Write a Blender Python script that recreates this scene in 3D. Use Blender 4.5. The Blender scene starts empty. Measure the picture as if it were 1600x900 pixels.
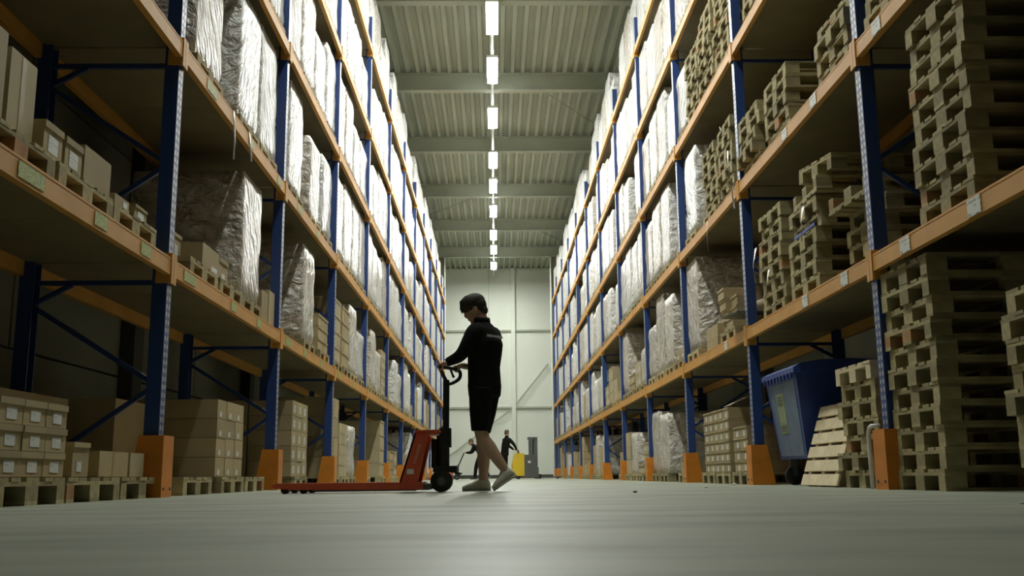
import bpy, bmesh, math, random
from mathutils import Vector, Matrix, noise

random.seed(7)
SC = bpy.context.scene
COL = SC.collection
PI = math.pi

# ------------------------------------------------------------------ camera, world, exposure
CAM_H = 0.128
PITCH, YAW, ROLL = 0.18772, 0.01869, 0.01028
r0 = Vector((math.cos(YAW), -math.sin(YAW), 0)); f0 = Vector((math.sin(YAW), math.cos(YAW), 0)); up = Vector((0, 0, 1))
fw = f0 * math.cos(PITCH) + up * math.sin(PITCH); u0 = -f0 * math.sin(PITCH) + up * math.cos(PITCH)
rt = r0 * math.cos(ROLL) - u0 * math.sin(ROLL); uu = r0 * math.sin(ROLL) + u0 * math.cos(ROLL)
cd = bpy.data.cameras.new('camera'); cam = bpy.data.objects.new('camera', cd); COL.objects.link(cam)
cam.matrix_world = Matrix(((rt.x, uu.x, -fw.x, 0), (rt.y, uu.y, -fw.y, 0), (rt.z, uu.z, -fw.z, CAM_H), (0, 0, 0, 1)))
cd.sensor_width = 36; cd.lens = 1544.5 / 1600 * 36; cd.clip_start = 0.02; cd.clip_end = 300
SC.camera = cam
W = bpy.data.worlds.new('world'); SC.world = W; W.use_nodes = True
W.node_tree.nodes['Background'].inputs[0].default_value = (0.30, 0.33, 0.24, 1)
W.node_tree.nodes['Background'].inputs[1].default_value = 0.02
SC.view_settings.view_transform = 'Standard'; SC.view_settings.look = 'None'
SC.view_settings.gamma = 1; SC.view_settings.use_curve_mapping = False
SC.view_settings.exposure = 0.0
SC.cycles.use_denoising = True
SC.cycles.max_bounces = 8; SC.cycles.diffuse_bounces = 5; SC.cycles.glossy_bounces = 3
SC.cycles.sample_clamp_indirect = 4.0
LAMP_POWER = 185.0
LAMP_COLOR = (0.97, 1.0, 0.93)

# ------------------------------------------------------------------ materials
MATS = {}
def nt_new(name):
    m = bpy.data.materials.new(name); m.use_nodes = True
    t = m.node_tree; b = t.nodes['Principled BSDF']
    MATS[name] = m
    return m, t, b
def node(t, kind, **kw):
    n = t.nodes.new(kind)
    for k, v in kw.items():
        if k in n.inputs: n.inputs[k].default_value = v
        else: setattr(n, k, v)
    return n
def mixrgb(t, fac, a, b, blend='MIX'):
    n = t.nodes.new('ShaderNodeMix'); n.data_type = 'RGBA'; n.blend_type = blend
    for sock, v in ((n.inputs[0], fac), (n.inputs[6], a), (n.inputs[7], b)):
        if hasattr(v, 'is_output') or isinstance(v, bpy.types.NodeSocket): t.links.new(v, sock)
        else: sock.default_value = v if not isinstance(v, tuple) or len(v) == 4 else (*v, 1)
    return n.outputs[2]
def coords(t, scale=(1, 1, 1), rot=(0, 0, 0), out='Object'):
    c = t.nodes.new('ShaderNodeTexCoord'); mp = t.nodes.new('ShaderNodeMapping')
    mp.inputs['Scale'].default_value = scale; mp.inputs['Rotation'].default_value = rot
    t.links.new(c.outputs[out], mp.inputs[0]); return mp.outputs[0]
def rampf(t, fac, lo, hi):
    r = node(t, 'ShaderNodeMapRange'); r.inputs[1].default_value = lo; r.inputs[2].default_value = hi
    t.links.new(fac, r.inputs[0]); return r.outputs[0]
def plain(name, col, rough=0.6, var=0.15, scale=6.0, bump=0.0, metal=0.0, objvar=0.0, spec=0.4, stretch=(1, 1, 1), wcoord='Object'):
    m, t, b = nt_new(name)
    v = coords(t, tuple(scale * s for s in stretch), out=wcoord)
    nz = node(t, 'ShaderNodeTexNoise', Scale=1.0, Detail=4.0); t.links.new(v, nz.inputs['Vector'])
    dark = tuple(c * (1 - var) for c in col); lite = tuple(min(1, c * (1 + var)) for c in col)
    f = rampf(t, nz.outputs[0], 0.3, 0.7)
    c = mixrgb(t, f, dark, lite)
    if objvar:
        oi = node(t, 'ShaderNodeObjectInfo')
        r = node(t, 'ShaderNodeMapRange'); r.inputs[3].default_value = 1 - objvar; r.inputs[4].default_value = 1 + objvar
        t.links.new(oi.outputs['Random'], r.inputs[0])
        hs = node(t, 'ShaderNodeHueSaturation'); t.links.new(c, hs.inputs['Color']); t.links.new(r.outputs[0], hs.inputs['Value']); c = hs.outputs[0]
    t.links.new(c, b.inputs['Base Color'])
    b.inputs['Roughness'].default_value = rough; b.inputs['Metallic'].default_value = metal
    b.inputs['Specular IOR Level'].default_value = spec
    if bump:
        bp = node(t, 'ShaderNodeBump', Strength=bump, Distance=0.01); t.links.new(nz.outputs[0], bp.inputs['Height']); t.links.new(bp.outputs[0], b.inputs['Normal'])
    return m

M_wood = plain('pallet_wood', (0.35, 0.30, 0.165), 0.8, 0.22, 9, 0.15, objvar=0.28, stretch=(0.6, 1.6, 1.6), spec=0.2)
M_freshwood = plain('fresh_wood', (0.62, 0.53, 0.35), 0.75, 0.14, 8, 0.1, objvar=0.10, spec=0.2)
M_redwood = plain('reddish_wood', (0.42, 0.24, 0.11), 0.8, 0.25, 8, 0.1, objvar=0.2, spec=0.2)
M_card = plain('cardboard', (0.37, 0.295, 0.165), 0.75, 0.06, 3, 0, objvar=0.13, spec=0.25)
M_cardpale = plain('pale_cardboard', (0.42, 0.355, 0.22), 0.75, 0.06, 3, 0, objvar=0.1, spec=0.25)
M_tape = plain('packing_tape', (0.40, 0.31, 0.17), 0.35, 0.05, 4)
M_deck = plain('chipboard', (0.20, 0.16, 0.085), 0.7, 0.10, 3, 0, objvar=0.06)
M_orange = plain('orange_steel', (0.60, 0.30, 0.065), 0.5, 0.10, 2.5, 0, objvar=0.05, spec=0.3)
M_guard = plain('orange_guard_steel', (0.62, 0.215, 0.02), 0.5, 0.14, 5, 0, objvar=0.06)
M_blue = plain('blue_steel', (0.022, 0.055, 0.20), 0.38, 0.08, 3, spec=0.5)
M_conc = plain('wall_concrete', (0.21, 0.205, 0.155), 0.85, 0.12, 1.2, 0.05, objvar=0.06)
M_steel = plain('painted_roof_steel', (0.42, 0.45, 0.36), 0.55, 0.05, 2)
M_deckroof = plain('roof_sheet', (0.46, 0.49, 0.40), 0.5, 0.06, 0.6)
M_dark = plain('dark_column_paint', (0.06, 0.06, 0.05), 0.6, 0.1, 3)
M_wallpale = plain('pale_wall_panel', (0.76, 0.79, 0.71), 0.5, 0.03, 0.5)
M_girt = plain('wall_girt_paint', (0.40, 0.42, 0.35), 0.6, 0.05, 2)
M_partition = plain('olive_wall', (0.34, 0.32, 0.22), 0.8, 0.06, 1)
M_white = plain('white_paper', (0.72, 0.74, 0.70), 0.6, 0.04, 8)
M_housing = plain('lamp_housing', (0.6, 0.62, 0.56), 0.4, 0.03, 3)
M_black = plain('black_plastic', (0.012, 0.012, 0.011), 0.45, 0.2, 8)
M_rubber = plain('dark_rubber', (0.02, 0.02, 0.018), 0.6, 0.2, 10)
M_chrome = plain('bright_steel', (0.55, 0.56, 0.54), 0.25, 0.05, 8, metal=1.0)
M_red = plain('red_paint', (0.56, 0.085, 0.030), 0.38, 0.10, 6, spec=0.5)
M_fabric = plain('black_fabric', (0.008, 0.008, 0.008), 0.9, 0.3, 25, 0.1, spec=0.15)
M_hair = plain('dark_hair', (0.032, 0.027, 0.017), 0.75, 0.35, 70, 0.15)
M_fairhair = plain('fair_hair', (0.10, 0.075, 0.04), 0.7, 0.3, 60)
M_skin = plain('skin', (0.52, 0.34, 0.24), 0.5, 0.06, 8)
M_shoe = plain('canvas_shoe', (0.62, 0.61, 0.52), 0.8, 0.08, 12)
M_sole = plain('shoe_sole', (0.40, 0.39, 0.33), 0.8, 0.1, 10)
M_bin = plain('blue_bin_plastic', (0.028, 0.060, 0.26), 0.45, 0.10, 5, spec=0.5)
M_binfront = plain('worn_bin_front', (0.13, 0.18, 0.27), 0.55, 0.18, 5)
M_yellow = plain('yellow_paint', (0.72, 0.50, 0.03), 0.4, 0.06, 4)
M_grey = plain('dark_grey_steel', (0.10, 0.105, 0.10), 0.5, 0.1, 4)
M_binlabel = plain('green_sticker', (0.30, 0.36, 0.22), 0.5, 0.25, 20, stretch=(1, 1, 3))
M_strip = plain('loose_film', (0.62, 0.62, 0.58), 0.3, 0.1, 8, spec=0.6)
M_print = plain('grey_print', (0.10, 0.10, 0.09), 0.6, 0.05, 8)
M_backprint = plain('white_print', (0.55, 0.58, 0.58), 0.6, 0.05, 8)
M_bluestrap = plain('blue_strap', (0.02, 0.05, 0.30), 0.5, 0.05, 8)

def film_material(name, under, share):
    """stretch film: crinkled, shiny, the cartons showing through a little"""
    m, t, b = nt_new(name)
    v = coords(t)
    br = node(t, 'ShaderNodeTexBrick'); br.inputs['Scale'].default_value = 1.0
    br.inputs['Color1'].default_value = (*under, 1); br.inputs['Color2'].default_value = (*[c * 0.88 for c in under], 1); br.inputs['Mortar'].default_value = (*[c * 0.55 for c in under], 1)
    br.inputs['Mortar Size'].default_value = 0.006; br.inputs['Brick Width'].default_value = 0.4; br.inputs['Row Height'].default_value = 0.25
    cc = t.nodes.new('ShaderNodeSeparateXYZ'); t.links.new(v, cc.inputs[0])
    ad = node(t, 'ShaderNodeMath', operation='ADD'); t.links.new(cc.outputs[0], ad.inputs[0]); t.links.new(cc.outputs[1], ad.inputs[1])
    cb = t.nodes.new('ShaderNodeCombineXYZ'); t.links.new(ad.outputs[0], cb.inputs[0]); t.links.new(cc.outputs[2], cb.inputs[1])
    t.links.new(cb.outputs[0], br.inputs['Vector'])
    oi = node(t, 'ShaderNodeObjectInfo')
    sh = node(t, 'ShaderNodeVectorMath', operation='SCALE'); sh.inputs[0].default_value = (13.7, 5.1, 9.3); t.links.new(oi.outputs['Random'], sh.inputs['Scale'])
    va = node(t, 'ShaderNodeVectorMath', operation='ADD'); t.links.new(v, va.inputs[0]); t.links.new(sh.outputs[0], va.inputs[1])
    mp = t.nodes.new('ShaderNodeMapping'); mp.vector_type = 'TEXTURE'; mp.inputs['Rotation'].default_value = (0.65, 0.25, 0.0); mp.inputs['Scale'].default_value = (1 / 6, 1 / 14, 1 / 3.2)
    t.links.new(va.outputs[0], mp.inputs[0])
    n1 = node(t, 'ShaderNodeTexNoise', Scale=1.0, Detail=5.0, Distortion=0.9); t.links.new(mp.outputs[0], n1.inputs['Vector'])
    mp2 = t.nodes.new('ShaderNodeMapping'); mp2.vector_type = 'TEXTURE'; mp2.inputs['Rotation'].default_value = (0.45, 0.3, 0.0); mp2.inputs['Scale'].default_value = (1 / 2, 1 / 4.5, 1 / 1.2); t.links.new(va.outputs[0], mp2.inputs[0])
    n2 = node(t, 'ShaderNodeTexNoise', Scale=3.0, Detail=4.0, Distortion=0.5); t.links.new(mp2.outputs[0], n2.inputs['Vector'])
    f = rampf(t, n1.outputs[0], 0.32, 0.68)
    f2 = node(t, 'ShaderNodeMapRange'); f2.inputs[1].default_value = 0; f2.inputs[2].default_value = 1; f2.inputs[3].default_value = share - 0.25; f2.inputs[4].default_value = min(1, share + 0.3)
    t.links.new(f, f2.inputs[0])
    c = mixrgb(t, f2.outputs[0], br.outputs[0], (0.88, 0.88, 0.87))
    c = mixrgb(t, rampf(t, n2.outputs[0], 0.52, 0.78), c, (0.42, 0.42, 0.41))
    t.links.new(c, b.inputs['Base Color'])
    b.inputs['Roughness'].default_value = 0.24; b.inputs['Specular IOR Level'].default_value = 0.75
    hsum = node(t, 'ShaderNodeMath', operation='ADD'); t.links.new(n1.outputs[0], hsum.inputs[0]); t.links.new(n2.outputs[0], hsum.inputs[1])
    bp = node(t, 'ShaderNodeBump', Strength=1.0, Distance=0.07); t.links.new(hsum.outputs[0], bp.inputs['Height']); t.links.new(bp.outputs[0], b.inputs['Normal'])
    return m
M_film = film_material('stretch_film_over_white_goods', (0.56, 0.54, 0.49), 0.62)
M_filmbrown = film_material('stretch_film_over_cartons', (0.42, 0.33, 0.21), 0.40)

def post_material():
    """blue upright with two rows of punched slots on its aisle face"""
    m, t, b = nt_new('blue_punched_steel')
    v = coords(t); s = t.nodes.new('ShaderNodeSeparateXYZ'); t.links.new(v, s.inputs[0])
    def cell(sock, period, duty, off=0.0):
        a = node(t, 'ShaderNodeMath', operation='ADD'); a.inputs[1].default_value = off + 50 * period; t.links.new(sock, a.inputs[0])
        mo = node(t, 'ShaderNodeMath', operation='MODULO'); mo.inputs[1].default_value = period; t.links.new(a.outputs[0], mo.inputs[0])
        lt = node(t, 'ShaderNodeMath', operation='LESS_THAN'); lt.inputs[1].default_value = period * duty; t.links.new(mo.outputs[0], lt.inputs[0]); return lt.outputs[0]
    zc = cell(s.outputs[2], 0.06, 0.55); yc = cell(s.outputs[1], 0.05, 0.35, 0.034)
    g = node(t, 'ShaderNodeNewGeometry'); ns = t.nodes.new('ShaderNodeSeparateXYZ'); t.links.new(g.outputs['True Normal'], ns.inputs[0])
    ab = node(t, 'ShaderNodeMath', operation='ABSOLUTE'); t.links.new(ns.outputs[0], ab.inputs[0])
    gt = node(t, 'ShaderNodeMath', operation='GREATER_THAN'); gt.inputs[1].default_value = 0.9; t.links.new(ab.outputs[0], gt.inputs[0])
    m1 = node(t, 'ShaderNodeMath', operation='MULTIPLY'); t.links.new(zc, m1.inputs[0]); t.links.new(yc, m1.inputs[1])
    m2 = node(t, 'ShaderNodeMath', operation='MULTIPLY'); t.links.new(m1.outputs[0], m2.inputs[0]); t.links.new(gt.outputs[0], m2.inputs[1])
    c = mixrgb(t, m2.outputs[0], (0.026, 0.062, 0.215), (0.60, 0.61, 0.56))
    t.links.new(c, b.inputs['Base Color']); b.inputs['Roughness'].default_value = 0.35
    return m
M_post = post_material()

def floor_material():
    m, t, b = nt_new('polished_concrete')
    v = coords(t)
    n1 = node(t, 'ShaderNodeTexNoise', Scale=0.8, Detail=3.0, Roughness=0.55, Distortion=0.4); t.links.new(v, n1.inputs['Vector'])
    v2 = coords(t, (0.8, 2.4, 1), (0, 0, 0.25))
    n2 = node(t, 'ShaderNodeTexNoise', Scale=1.3, Detail=2.0, Roughness=0.5); t.links.new(v2, n2.inputs['Vector'])
    n3 = node(t, 'ShaderNodeTexNoise', Scale=60.0, Detail=3.0); t.links.new(v, n3.inputs['Vector'])
    c = mixrgb(t, rampf(t, n1.outputs[0], 0.3, 0.7), (0.225, 0.243, 0.182), (0.305, 0.323, 0.253))
    c = mixrgb(t, rampf(t, n2.outputs[0], 0.40, 0.78), c, (0.178, 0.20, 0.147))
    sp = node(t, 'ShaderNodeMapRange'); sp.inputs[1].default_value = 0.66; sp.inputs[2].default_value = 0.8; sp.inputs[4].default_value = 0.35; t.links.new(n3.outputs[0], sp.inputs[0])
    c = mixrgb(t, sp.outputs[0], c, (0.10, 0.10, 0.08))
    # rusty smear on the concrete
    vs = node(t, 'ShaderNodeTexCoord'); ms = node(t, 'ShaderNodeMapping'); ms.inputs['Location'].default_value = (-1.08 * 9, -3.02 * 60, 0); ms.inputs['Scale'].default_value = (9, 60, 1)
    t.links.new(vs.outputs['Object'], ms.inputs[0]); gr_ = node(t, 'ShaderNodeTexGradient', gradient_type='SPHERICAL'); t.links.new(ms.outputs[0], gr_.inputs[0])
    mu = node(t, 'ShaderNodeMath', operation='MULTIPLY'); t.links.new(gr_.outputs['Fac'], mu.inputs[0]); t.links.new(n3.outputs[0], mu.inputs[1])
    c = mixrgb(t, rampf(t, mu.outputs[0], 0.05, 0.35), c, (0.16, 0.10, 0.05))
    t.links.new(c, b.inputs['Base Color'])
    rr = node(t, 'ShaderNodeMapRange'); rr.inputs[3].default_value = 0.42; rr.inputs[4].default_value = 0.62; t.links.new(n2.outputs[0], rr.inputs[0]); t.links.new(rr.outputs[0], b.inputs['Roughness'])
    b.inputs['Specular IOR Level'].default_value = 0.28
    bp = node(t, 'ShaderNodeBump', Strength=0.02, Distance=0.01); t.links.new(n3.outputs[0], bp.inputs['Height']); t.links.new(bp.outputs[0], b.inputs['Normal'])
    return m
M_floor = floor_material()
def lamp_material():
    m, t, b = nt_new('lit_tube')
    b.inputs['Base Color'].default_value = (0.9, 0.9, 0.85, 1)
    b.inputs['Emission Color'].default_value = (*LAMP_COLOR, 1); b.inputs['Emission Strength'].default_value = LAMP_POWER
    return m
M_lamp = lamp_material()

# ------------------------------------------------------------------ mesh helpers
class MB:
    def __init__(self): self.v = []; self.f = []; self.mi = []; self.cur = 0
    def box(self, c, s, R=None):
        n = len(self.v); hx, hy, hz = s[0] / 2, s[1] / 2, s[2] / 2
        for dz in (-hz, hz):
            for dx, dy in ((-hx, -hy), (hx, -hy), (hx, hy), (-hx, hy)):
                p = Vector((dx, dy, dz))
                if R is not None: p = R @ p
                self.v.append(p + Vector(c))
        for q in ((3, 2, 1, 0), (4, 5, 6, 7), (0, 1, 5, 4), (1, 2, 6, 5), (2, 3, 7, 6), (3, 0, 4, 7)):
            self.f.append([n + i for i in q]); self.mi.append(self.cur)
        return self
    def hexa(self, pts):
        n = len(self.v); self.v += [Vector(p) for p in pts]
        for q in ((3, 2, 1, 0), (4, 5, 6, 7), (0, 1, 5, 4), (1, 2, 6, 5), (2, 3, 7, 6), (3, 0, 4, 7)):
            self.f.append([n + i for i in q]); self.mi.append(self.cur)
        return self
    def bar(self, a, b, w, h, hint=(0, 0, 1)):
        a = Vector(a); b = Vector(b); d = (b - a); L = d.length; d.normalize()
        s = d.cross(Vector(hint)); s = s.normalized() if s.length > 1e-4 else Vector((1, 0, 0)); u = s.cross(d)
        R = Matrix((d, s, u)).transposed()
        return self.box((a + b) / 2, (L, w, h), R)
    def loft(self, rings, n=14, cap=True):
        """rings: (centre, axisA, axisB) with axes already scaled by the radii"""
        base = len(self.v)
        for c, A, B in rings:
            for i in range(n):
                a = 2 * PI * i / n; self.v.append(Vector(c) + Vector(A) * math.cos(a) + Vector(B) * math.sin(a))
        for k in range(len(rings) - 1):
            for i in range(n):
                j = (i + 1) % n
                self.f.append([base + k * n + i, base + k * n + j, base + (k + 1) * n + j, base + (k + 1) * n + i]); self.mi.append(self.cur)
        if cap:
            self.f.append([base + i for i in reversed(range(n))]); self.mi.append(self.cur)
            self.f.append([base + (len(rings) - 1) * n + i for i in range(n)]); self.mi.append(self.cur)
        return self
    def tube(self, pts, rad, n=8, round_ends=False):
        pts = [Vector(p) for p in pts]
        if not hasattr(rad, '__len__'): rad = [rad] * len(pts)
        rings = []; ref = None
        for i, p in enumerate(pts):
            d = (pts[min(i + 1, len(pts) - 1)] - pts[max(i - 1, 0)]).normalized()
            if ref is None:
                ref = d.orthogonal().normalized()
            A = (ref - d * ref.dot(d)).normalized(); ref = A; B = d.cross(A); r = rad[i]
            if round_ends and i == 0:
                for q in (0.95, 0.6): rings.append((p - d * r * q, A * r * math.sqrt(1 - q * q), B * r * math.sqrt(1 - q * q)))
            rings.append((p, A * r, B * r))
            if round_ends and i == len(pts) - 1:
                for q in (0.6, 0.95): rings.append((p + d * r * q, A * r * math.sqrt(1 - q * q), B * r * math.sqrt(1 - q * q)))
        return self.loft(rings, n)
    def cyl(self, a, b, r, n=16): return self.tube([a, b], r, n)
    def ell(self, c, A, B, C, n=14, m=8):
        """ellipsoid with semi-axes A, B (ring) and C (pole)"""
        A, B, C = Vector(A), Vector(B), Vector(C)
        rings = []
        for k in range(m + 1):
            t = -PI / 2 + PI * (k + 0.001 + (0 if k < m else -0.002)) / m
            rings.append((Vector(c) + C * math.sin(t), A * max(math.cos(t), 0.02), B * max(math.cos(t), 0.02)))
        return self.loft(rings, n)
    def prism(self, poly, a0, a1, axis='y'):
        n = len(self.v); k = len(poly)
        for a in (a0, a1):
            for p, q in poly:
                self.v.append(Vector({'y': (p, a, q), 'x': (a, p, q), 'z': (p, q, a)}[axis]))
        self.f.append([n + i for i in range(k)]); self.mi.append(self.cur)
        self.f.append([n + k + i for i in reversed(range(k))]); self.mi.append(self.cur)
        for i in range(k):
            j = (i + 1) % k; self.f.append([n + j, n + i, n + k + i, n + k + j]); self.mi.append(self.cur)
        return self
    def mesh(self, name, *mats, smooth=False, fix=True):
        me = bpy.data.meshes.new(name); me.from_pydata([tuple(p) for p in self.v], [], self.f)
        for m in mats: me.materials.append(m)
        if len(mats) > 1: me.polygons.foreach_set('material_index', self.mi)
        if fix:
            bm = bmesh.new(); bm.from_mesh(me); bmesh.ops.recalc_face_normals(bm, faces=bm.faces); bm.to_mesh(me); bm.free()
        if smooth: me.polygons.foreach_set('use_smooth', [True] * len(me.polygons))
        me.update(); return me
def obj(name, me, parent=None, loc=(0, 0, 0), rot=(0, 0, 0), kind=None):
    o = bpy.data.objects.new(name, me); COL.objects.link(o)
    o.location = loc; o.rotation_euler = rot
    if parent is not None: o.parent = parent
    if kind: o['kind'] = kind
    return o
def empty(name, loc=(0, 0, 0), rot=(0, 0, 0), parent=None):
    o = bpy.data.objects.new(name, None); COL.objects.link(o); o.location = loc; o.rotation_euler = rot; o.empty_display_size = 0.1
    if parent is not None: o.parent = parent
    return o
def tag(o, label, cat, group=None):
    o['label'] = label; o['category'] = cat
    if group: o['group'] = group
    return o
def boxmesh(name, s, mat, z0=True):
    key = (name, tuple(round(q, 4) for q in s), mat.name)
    if key not in CACHE: CACHE[key] = MB().box((0, 0, s[2] / 2 if z0 else 0), s).mesh(name, mat, fix=False)
    return CACHE[key]
CACHE = {}
ORD = ['zeroth', 'first', 'second', 'third', 'fourth', 'fifth', 'sixth', 'seventh', 'eighth', 'ninth', 'tenth', 'eleventh', 'twelfth', 'thirteenth']

# ------------------------------------------------------------------ the building
BAY = 3.84
XL, XR = -2.448, 2.922                     # aisle faces of the two racks
YL, YR = 7.342, 7.386                      # first upright in view of each rack
RD = 1.08                                  # rack depth
LEV = [0.0, 1.697, 3.428, 5.161, 6.858, 8.611]
NPOST = 12
YEND = 54.3
WXL, WXR = XL - RD - 0.75, XR + RD + 0.75
def ypost(side, k):
    y = (YL if side < 0 else YR) + (k - 1) * BAY
    return min(y, 48.3)

obj('floor', MB().box(((WXL + WXR) / 2, 25.5, -0.1), (WXR - WXL + 1, 61, 0.2)).mesh('floor', M_floor), kind='structure')

# concrete side walls of separate panels
PH, PW = 1.27, 5.4
for sd, x in (('left', WXL), ('right', WXR)):
    s = -1 if sd == 'left' else 1
    core = obj('wall_' + sd, MB().box((x + s * 0.17, 25.5, 5.95), (0.2, 61, 12.0)).mesh('wall_' + sd, M_dark), kind='structure')
    pm = MB().box((0, 0, 0), (0.09, PW - 0.03, PH - 0.025)).mesh('concrete_panel', M_conc)
    for r in range(9):
        for c in range(11):
            obj('concrete_panel', pm, core, (x + s * 0.03, -2.6 + PW * (c + 0.5) + (0.5 if r % 2 else 0.0), PH * (r + 0.5) + 0.005))
    for k in range(10):
        obj('wall_column', boxmesh('wall_column', (0.16, 0.30, 11.4), M_dark), core, (x - s * 0.10, 0.6 + k * 5.4, 0))
# behind the camera
obj('wall_front', MB().box(((WXL + WXR) / 2, -4.9, 5.95), (WXR - WXL + 1, 0.2, 12)).mesh('wall_front', M_conc), kind='structure')

# roof of trapezoidal sheet, ribs along the aisle
mb = MB(); prof = []; x = WXL - 0.3; P = 0.30
while x < WXR + 0.3:
    prof += [(x, 11.52), (x + 0.10, 11.52), (x + 0.14, 11.64), (x + 0.26, 11.64)]; x += P
n = len(prof)
for y in (-4.9, YEND):
    for p in prof: mb.v.append(Vector((p[0], y, p[1])))
for i in range(n - 1): mb.f.append([i, i + 1, n + i + 1, n + i]); mb.mi.append(0)
roof = obj('ceiling', mb.mesh('ceiling', M_deckroof, fix=False), kind='structure')
obj('roof_slab', MB().box(((WXL + WXR) / 2, 24.7, 11.75), (WXR - WXL + 1, 60, 0.12)).mesh('roof_slab', M_deckroof), roof)
def ibeam(x0, x1, y, z0, z1, fl=0.24, tf=0.025, tw=0.016):
    m = MB(); cx = (x0 + x1) / 2; L = x1 - x0
    m.box((cx, y, z0 + tf / 2), (L, fl, tf)); m.box((cx, y, z1 - tf / 2), (L, fl, tf)); m.box((cx, y, (z0 + z1) / 2), (L, tw, z1 - z0 - 2 * tf)); return m
BEAMY = [5.1, 10.6, 16.05, 21.5, 26.9, 32.35, 37.9, 43.4, 48.9]
for y in BEAMY:
    obj('roof_beam', ibeam(WXL, WXR, y, 11.0, 11.52).mesh('roof_beam', M_steel), kind='structure')
# wind bracing under the roof
for i, (a, b) in enumerate((((1.1, 26.9), (4.6, 32.3)), ((-0.1, 37.9), (-4.2, 43.4)), ((-4.2, 10.6), (4.6, 16.0)), ((1.6, 43.4), (4.6, 48.9)))):
    obj('roof_brace', MB().cyl((a[0], a[1], 11.25), (b[0], b[1], 11.25), 0.018).mesh('roof_brace', M_steel), kind='structure')

# partition with the tall opening at the end of the racks, then the pale end wall
for sd, x0, x1 in (('left', WXL, -2.50), ('right', 2.90, WXR)):
    obj('wall_partition_' + sd, MB().box(((x0 + x1) / 2, 49.05, 5.5), (x1 - x0, 0.18, 11.0)).mesh('wall_partition', M_partition), kind='structure')
for i, x in enumerate((-2.47, 2.87)):
    obj('trim_%d' % (i + 1), MB().box((x, 48.95, 5.49), (0.05, 0.42, 10.98)).mesh('trim', M_wallpale), kind='structure')
wb = obj('wall_back', MB().box(((WXL + WXR) / 2, YEND + 0.12, 5.95), (WXR - WXL + 1, 0.14, 12)).mesh('wall_back', M_girt), kind='structure')
edges = [WXL, -3.2, -0.30, 1.05, 4.0, WXR]
rows = [0.12, 3.78, 8.02, 11.6]
for i in range(5):
    for j in range(3):
        w = edges[i + 1] - edges[i] - 0.02; h = rows[j + 1] - rows[j] - 0.03
        obj('wall_panel', MB().box((0, 0, 0), (w, 0.06, h)).mesh('wall_panel', M_wallpale), wb, ((edges[i] + edges[i + 1]) / 2, YEND + 0.02, (rows[j] + rows[j + 1]) / 2))
for z in (3.78, 8.02):
    obj('wall_girt', MB().box(((WXL + WXR) / 2, YEND - 0.08, z), (WXR - WXL, 0.12, 0.10)).mesh('wall_girt', M_girt), wb)
obj('wall_post', MB().box((1.05, YEND - 0.16, 5.8), (0.22, 0.24, 11.5)).mesh('wall_post', M_wallpale), wb)
for a, b in (((2.95, 6.15), (1.16, 3.95)), ((0.94, 3.7), (-2.6, 1.1))):
    obj('wall_brace', MB().cyl((a[0], YEND - 0.22, a[1]), (b[0], YEND - 0.22, b[1]), 0.035).mesh('wall_brace', M_girt), wb)
obj('baseboard_back', MB().box(((WXL + WXR) / 2, YEND - 0.06, 0.09), (WXR - WXL, 0.1, 0.18)).mesh('baseboard', M_dark), kind='structure')

# ------------------------------------------------------------------ ceiling lamps on their trunking
LZ = 10.85
trunk = obj('lighting_trunk', MB().box((0, 26.5, LZ + 0.12), (0.07, 54, 0.06)).mesh('lighting_trunk', M_housing))
tag(trunk, 'long thin lighting trunk running along the roof above the aisle', 'lighting trunk')
for y in [3.5 + 2.75 * q for q in range(0)] + BEAMY:
    obj('hanger', MB().box((0, y, 10.995), (0.03, 0.03, 0.09)).mesh('hanger', M_housing), trunk)
LAMPY = [7.1, 11.2, 14.3, 17.9, 22.0, 25.1, 28.7, 32.8, 35.9, 39.5, 43.6, 46.6, 50.3]
house = MB().box((0, 0, 0.055), (0.30, 1.66, 0.07)); house.box((-0.145, 0, 0.01), (0.01, 1.64, 0.06)); house.box((0.145, 0, 0.01), (0.01, 1.64, 0.06))
housem = house.mesh('lamp_housing', M_housing)
tubem = MB().box((0, 0, 0), (0.27, 1.60, 0.03)).mesh('lamp_tube', M_lamp)
for i, y in enumerate(LAMPY):
    e = empty('ceiling_lamp', (0, y, LZ)); k = i - 3
    tag(e, ('lit strip lamp under the roof, %s in view from the near end of the row' % ORD[k]) if k > 0 else 'lit strip lamp on the aisle trunk, %s one above the near bays' % ORD[i + 1], 'lamp', 'strip lamps over the aisle')
    obj('lamp_housing', housem, e); obj('lamp_tube', tubem, e, (0, 0, -0.005))

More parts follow.
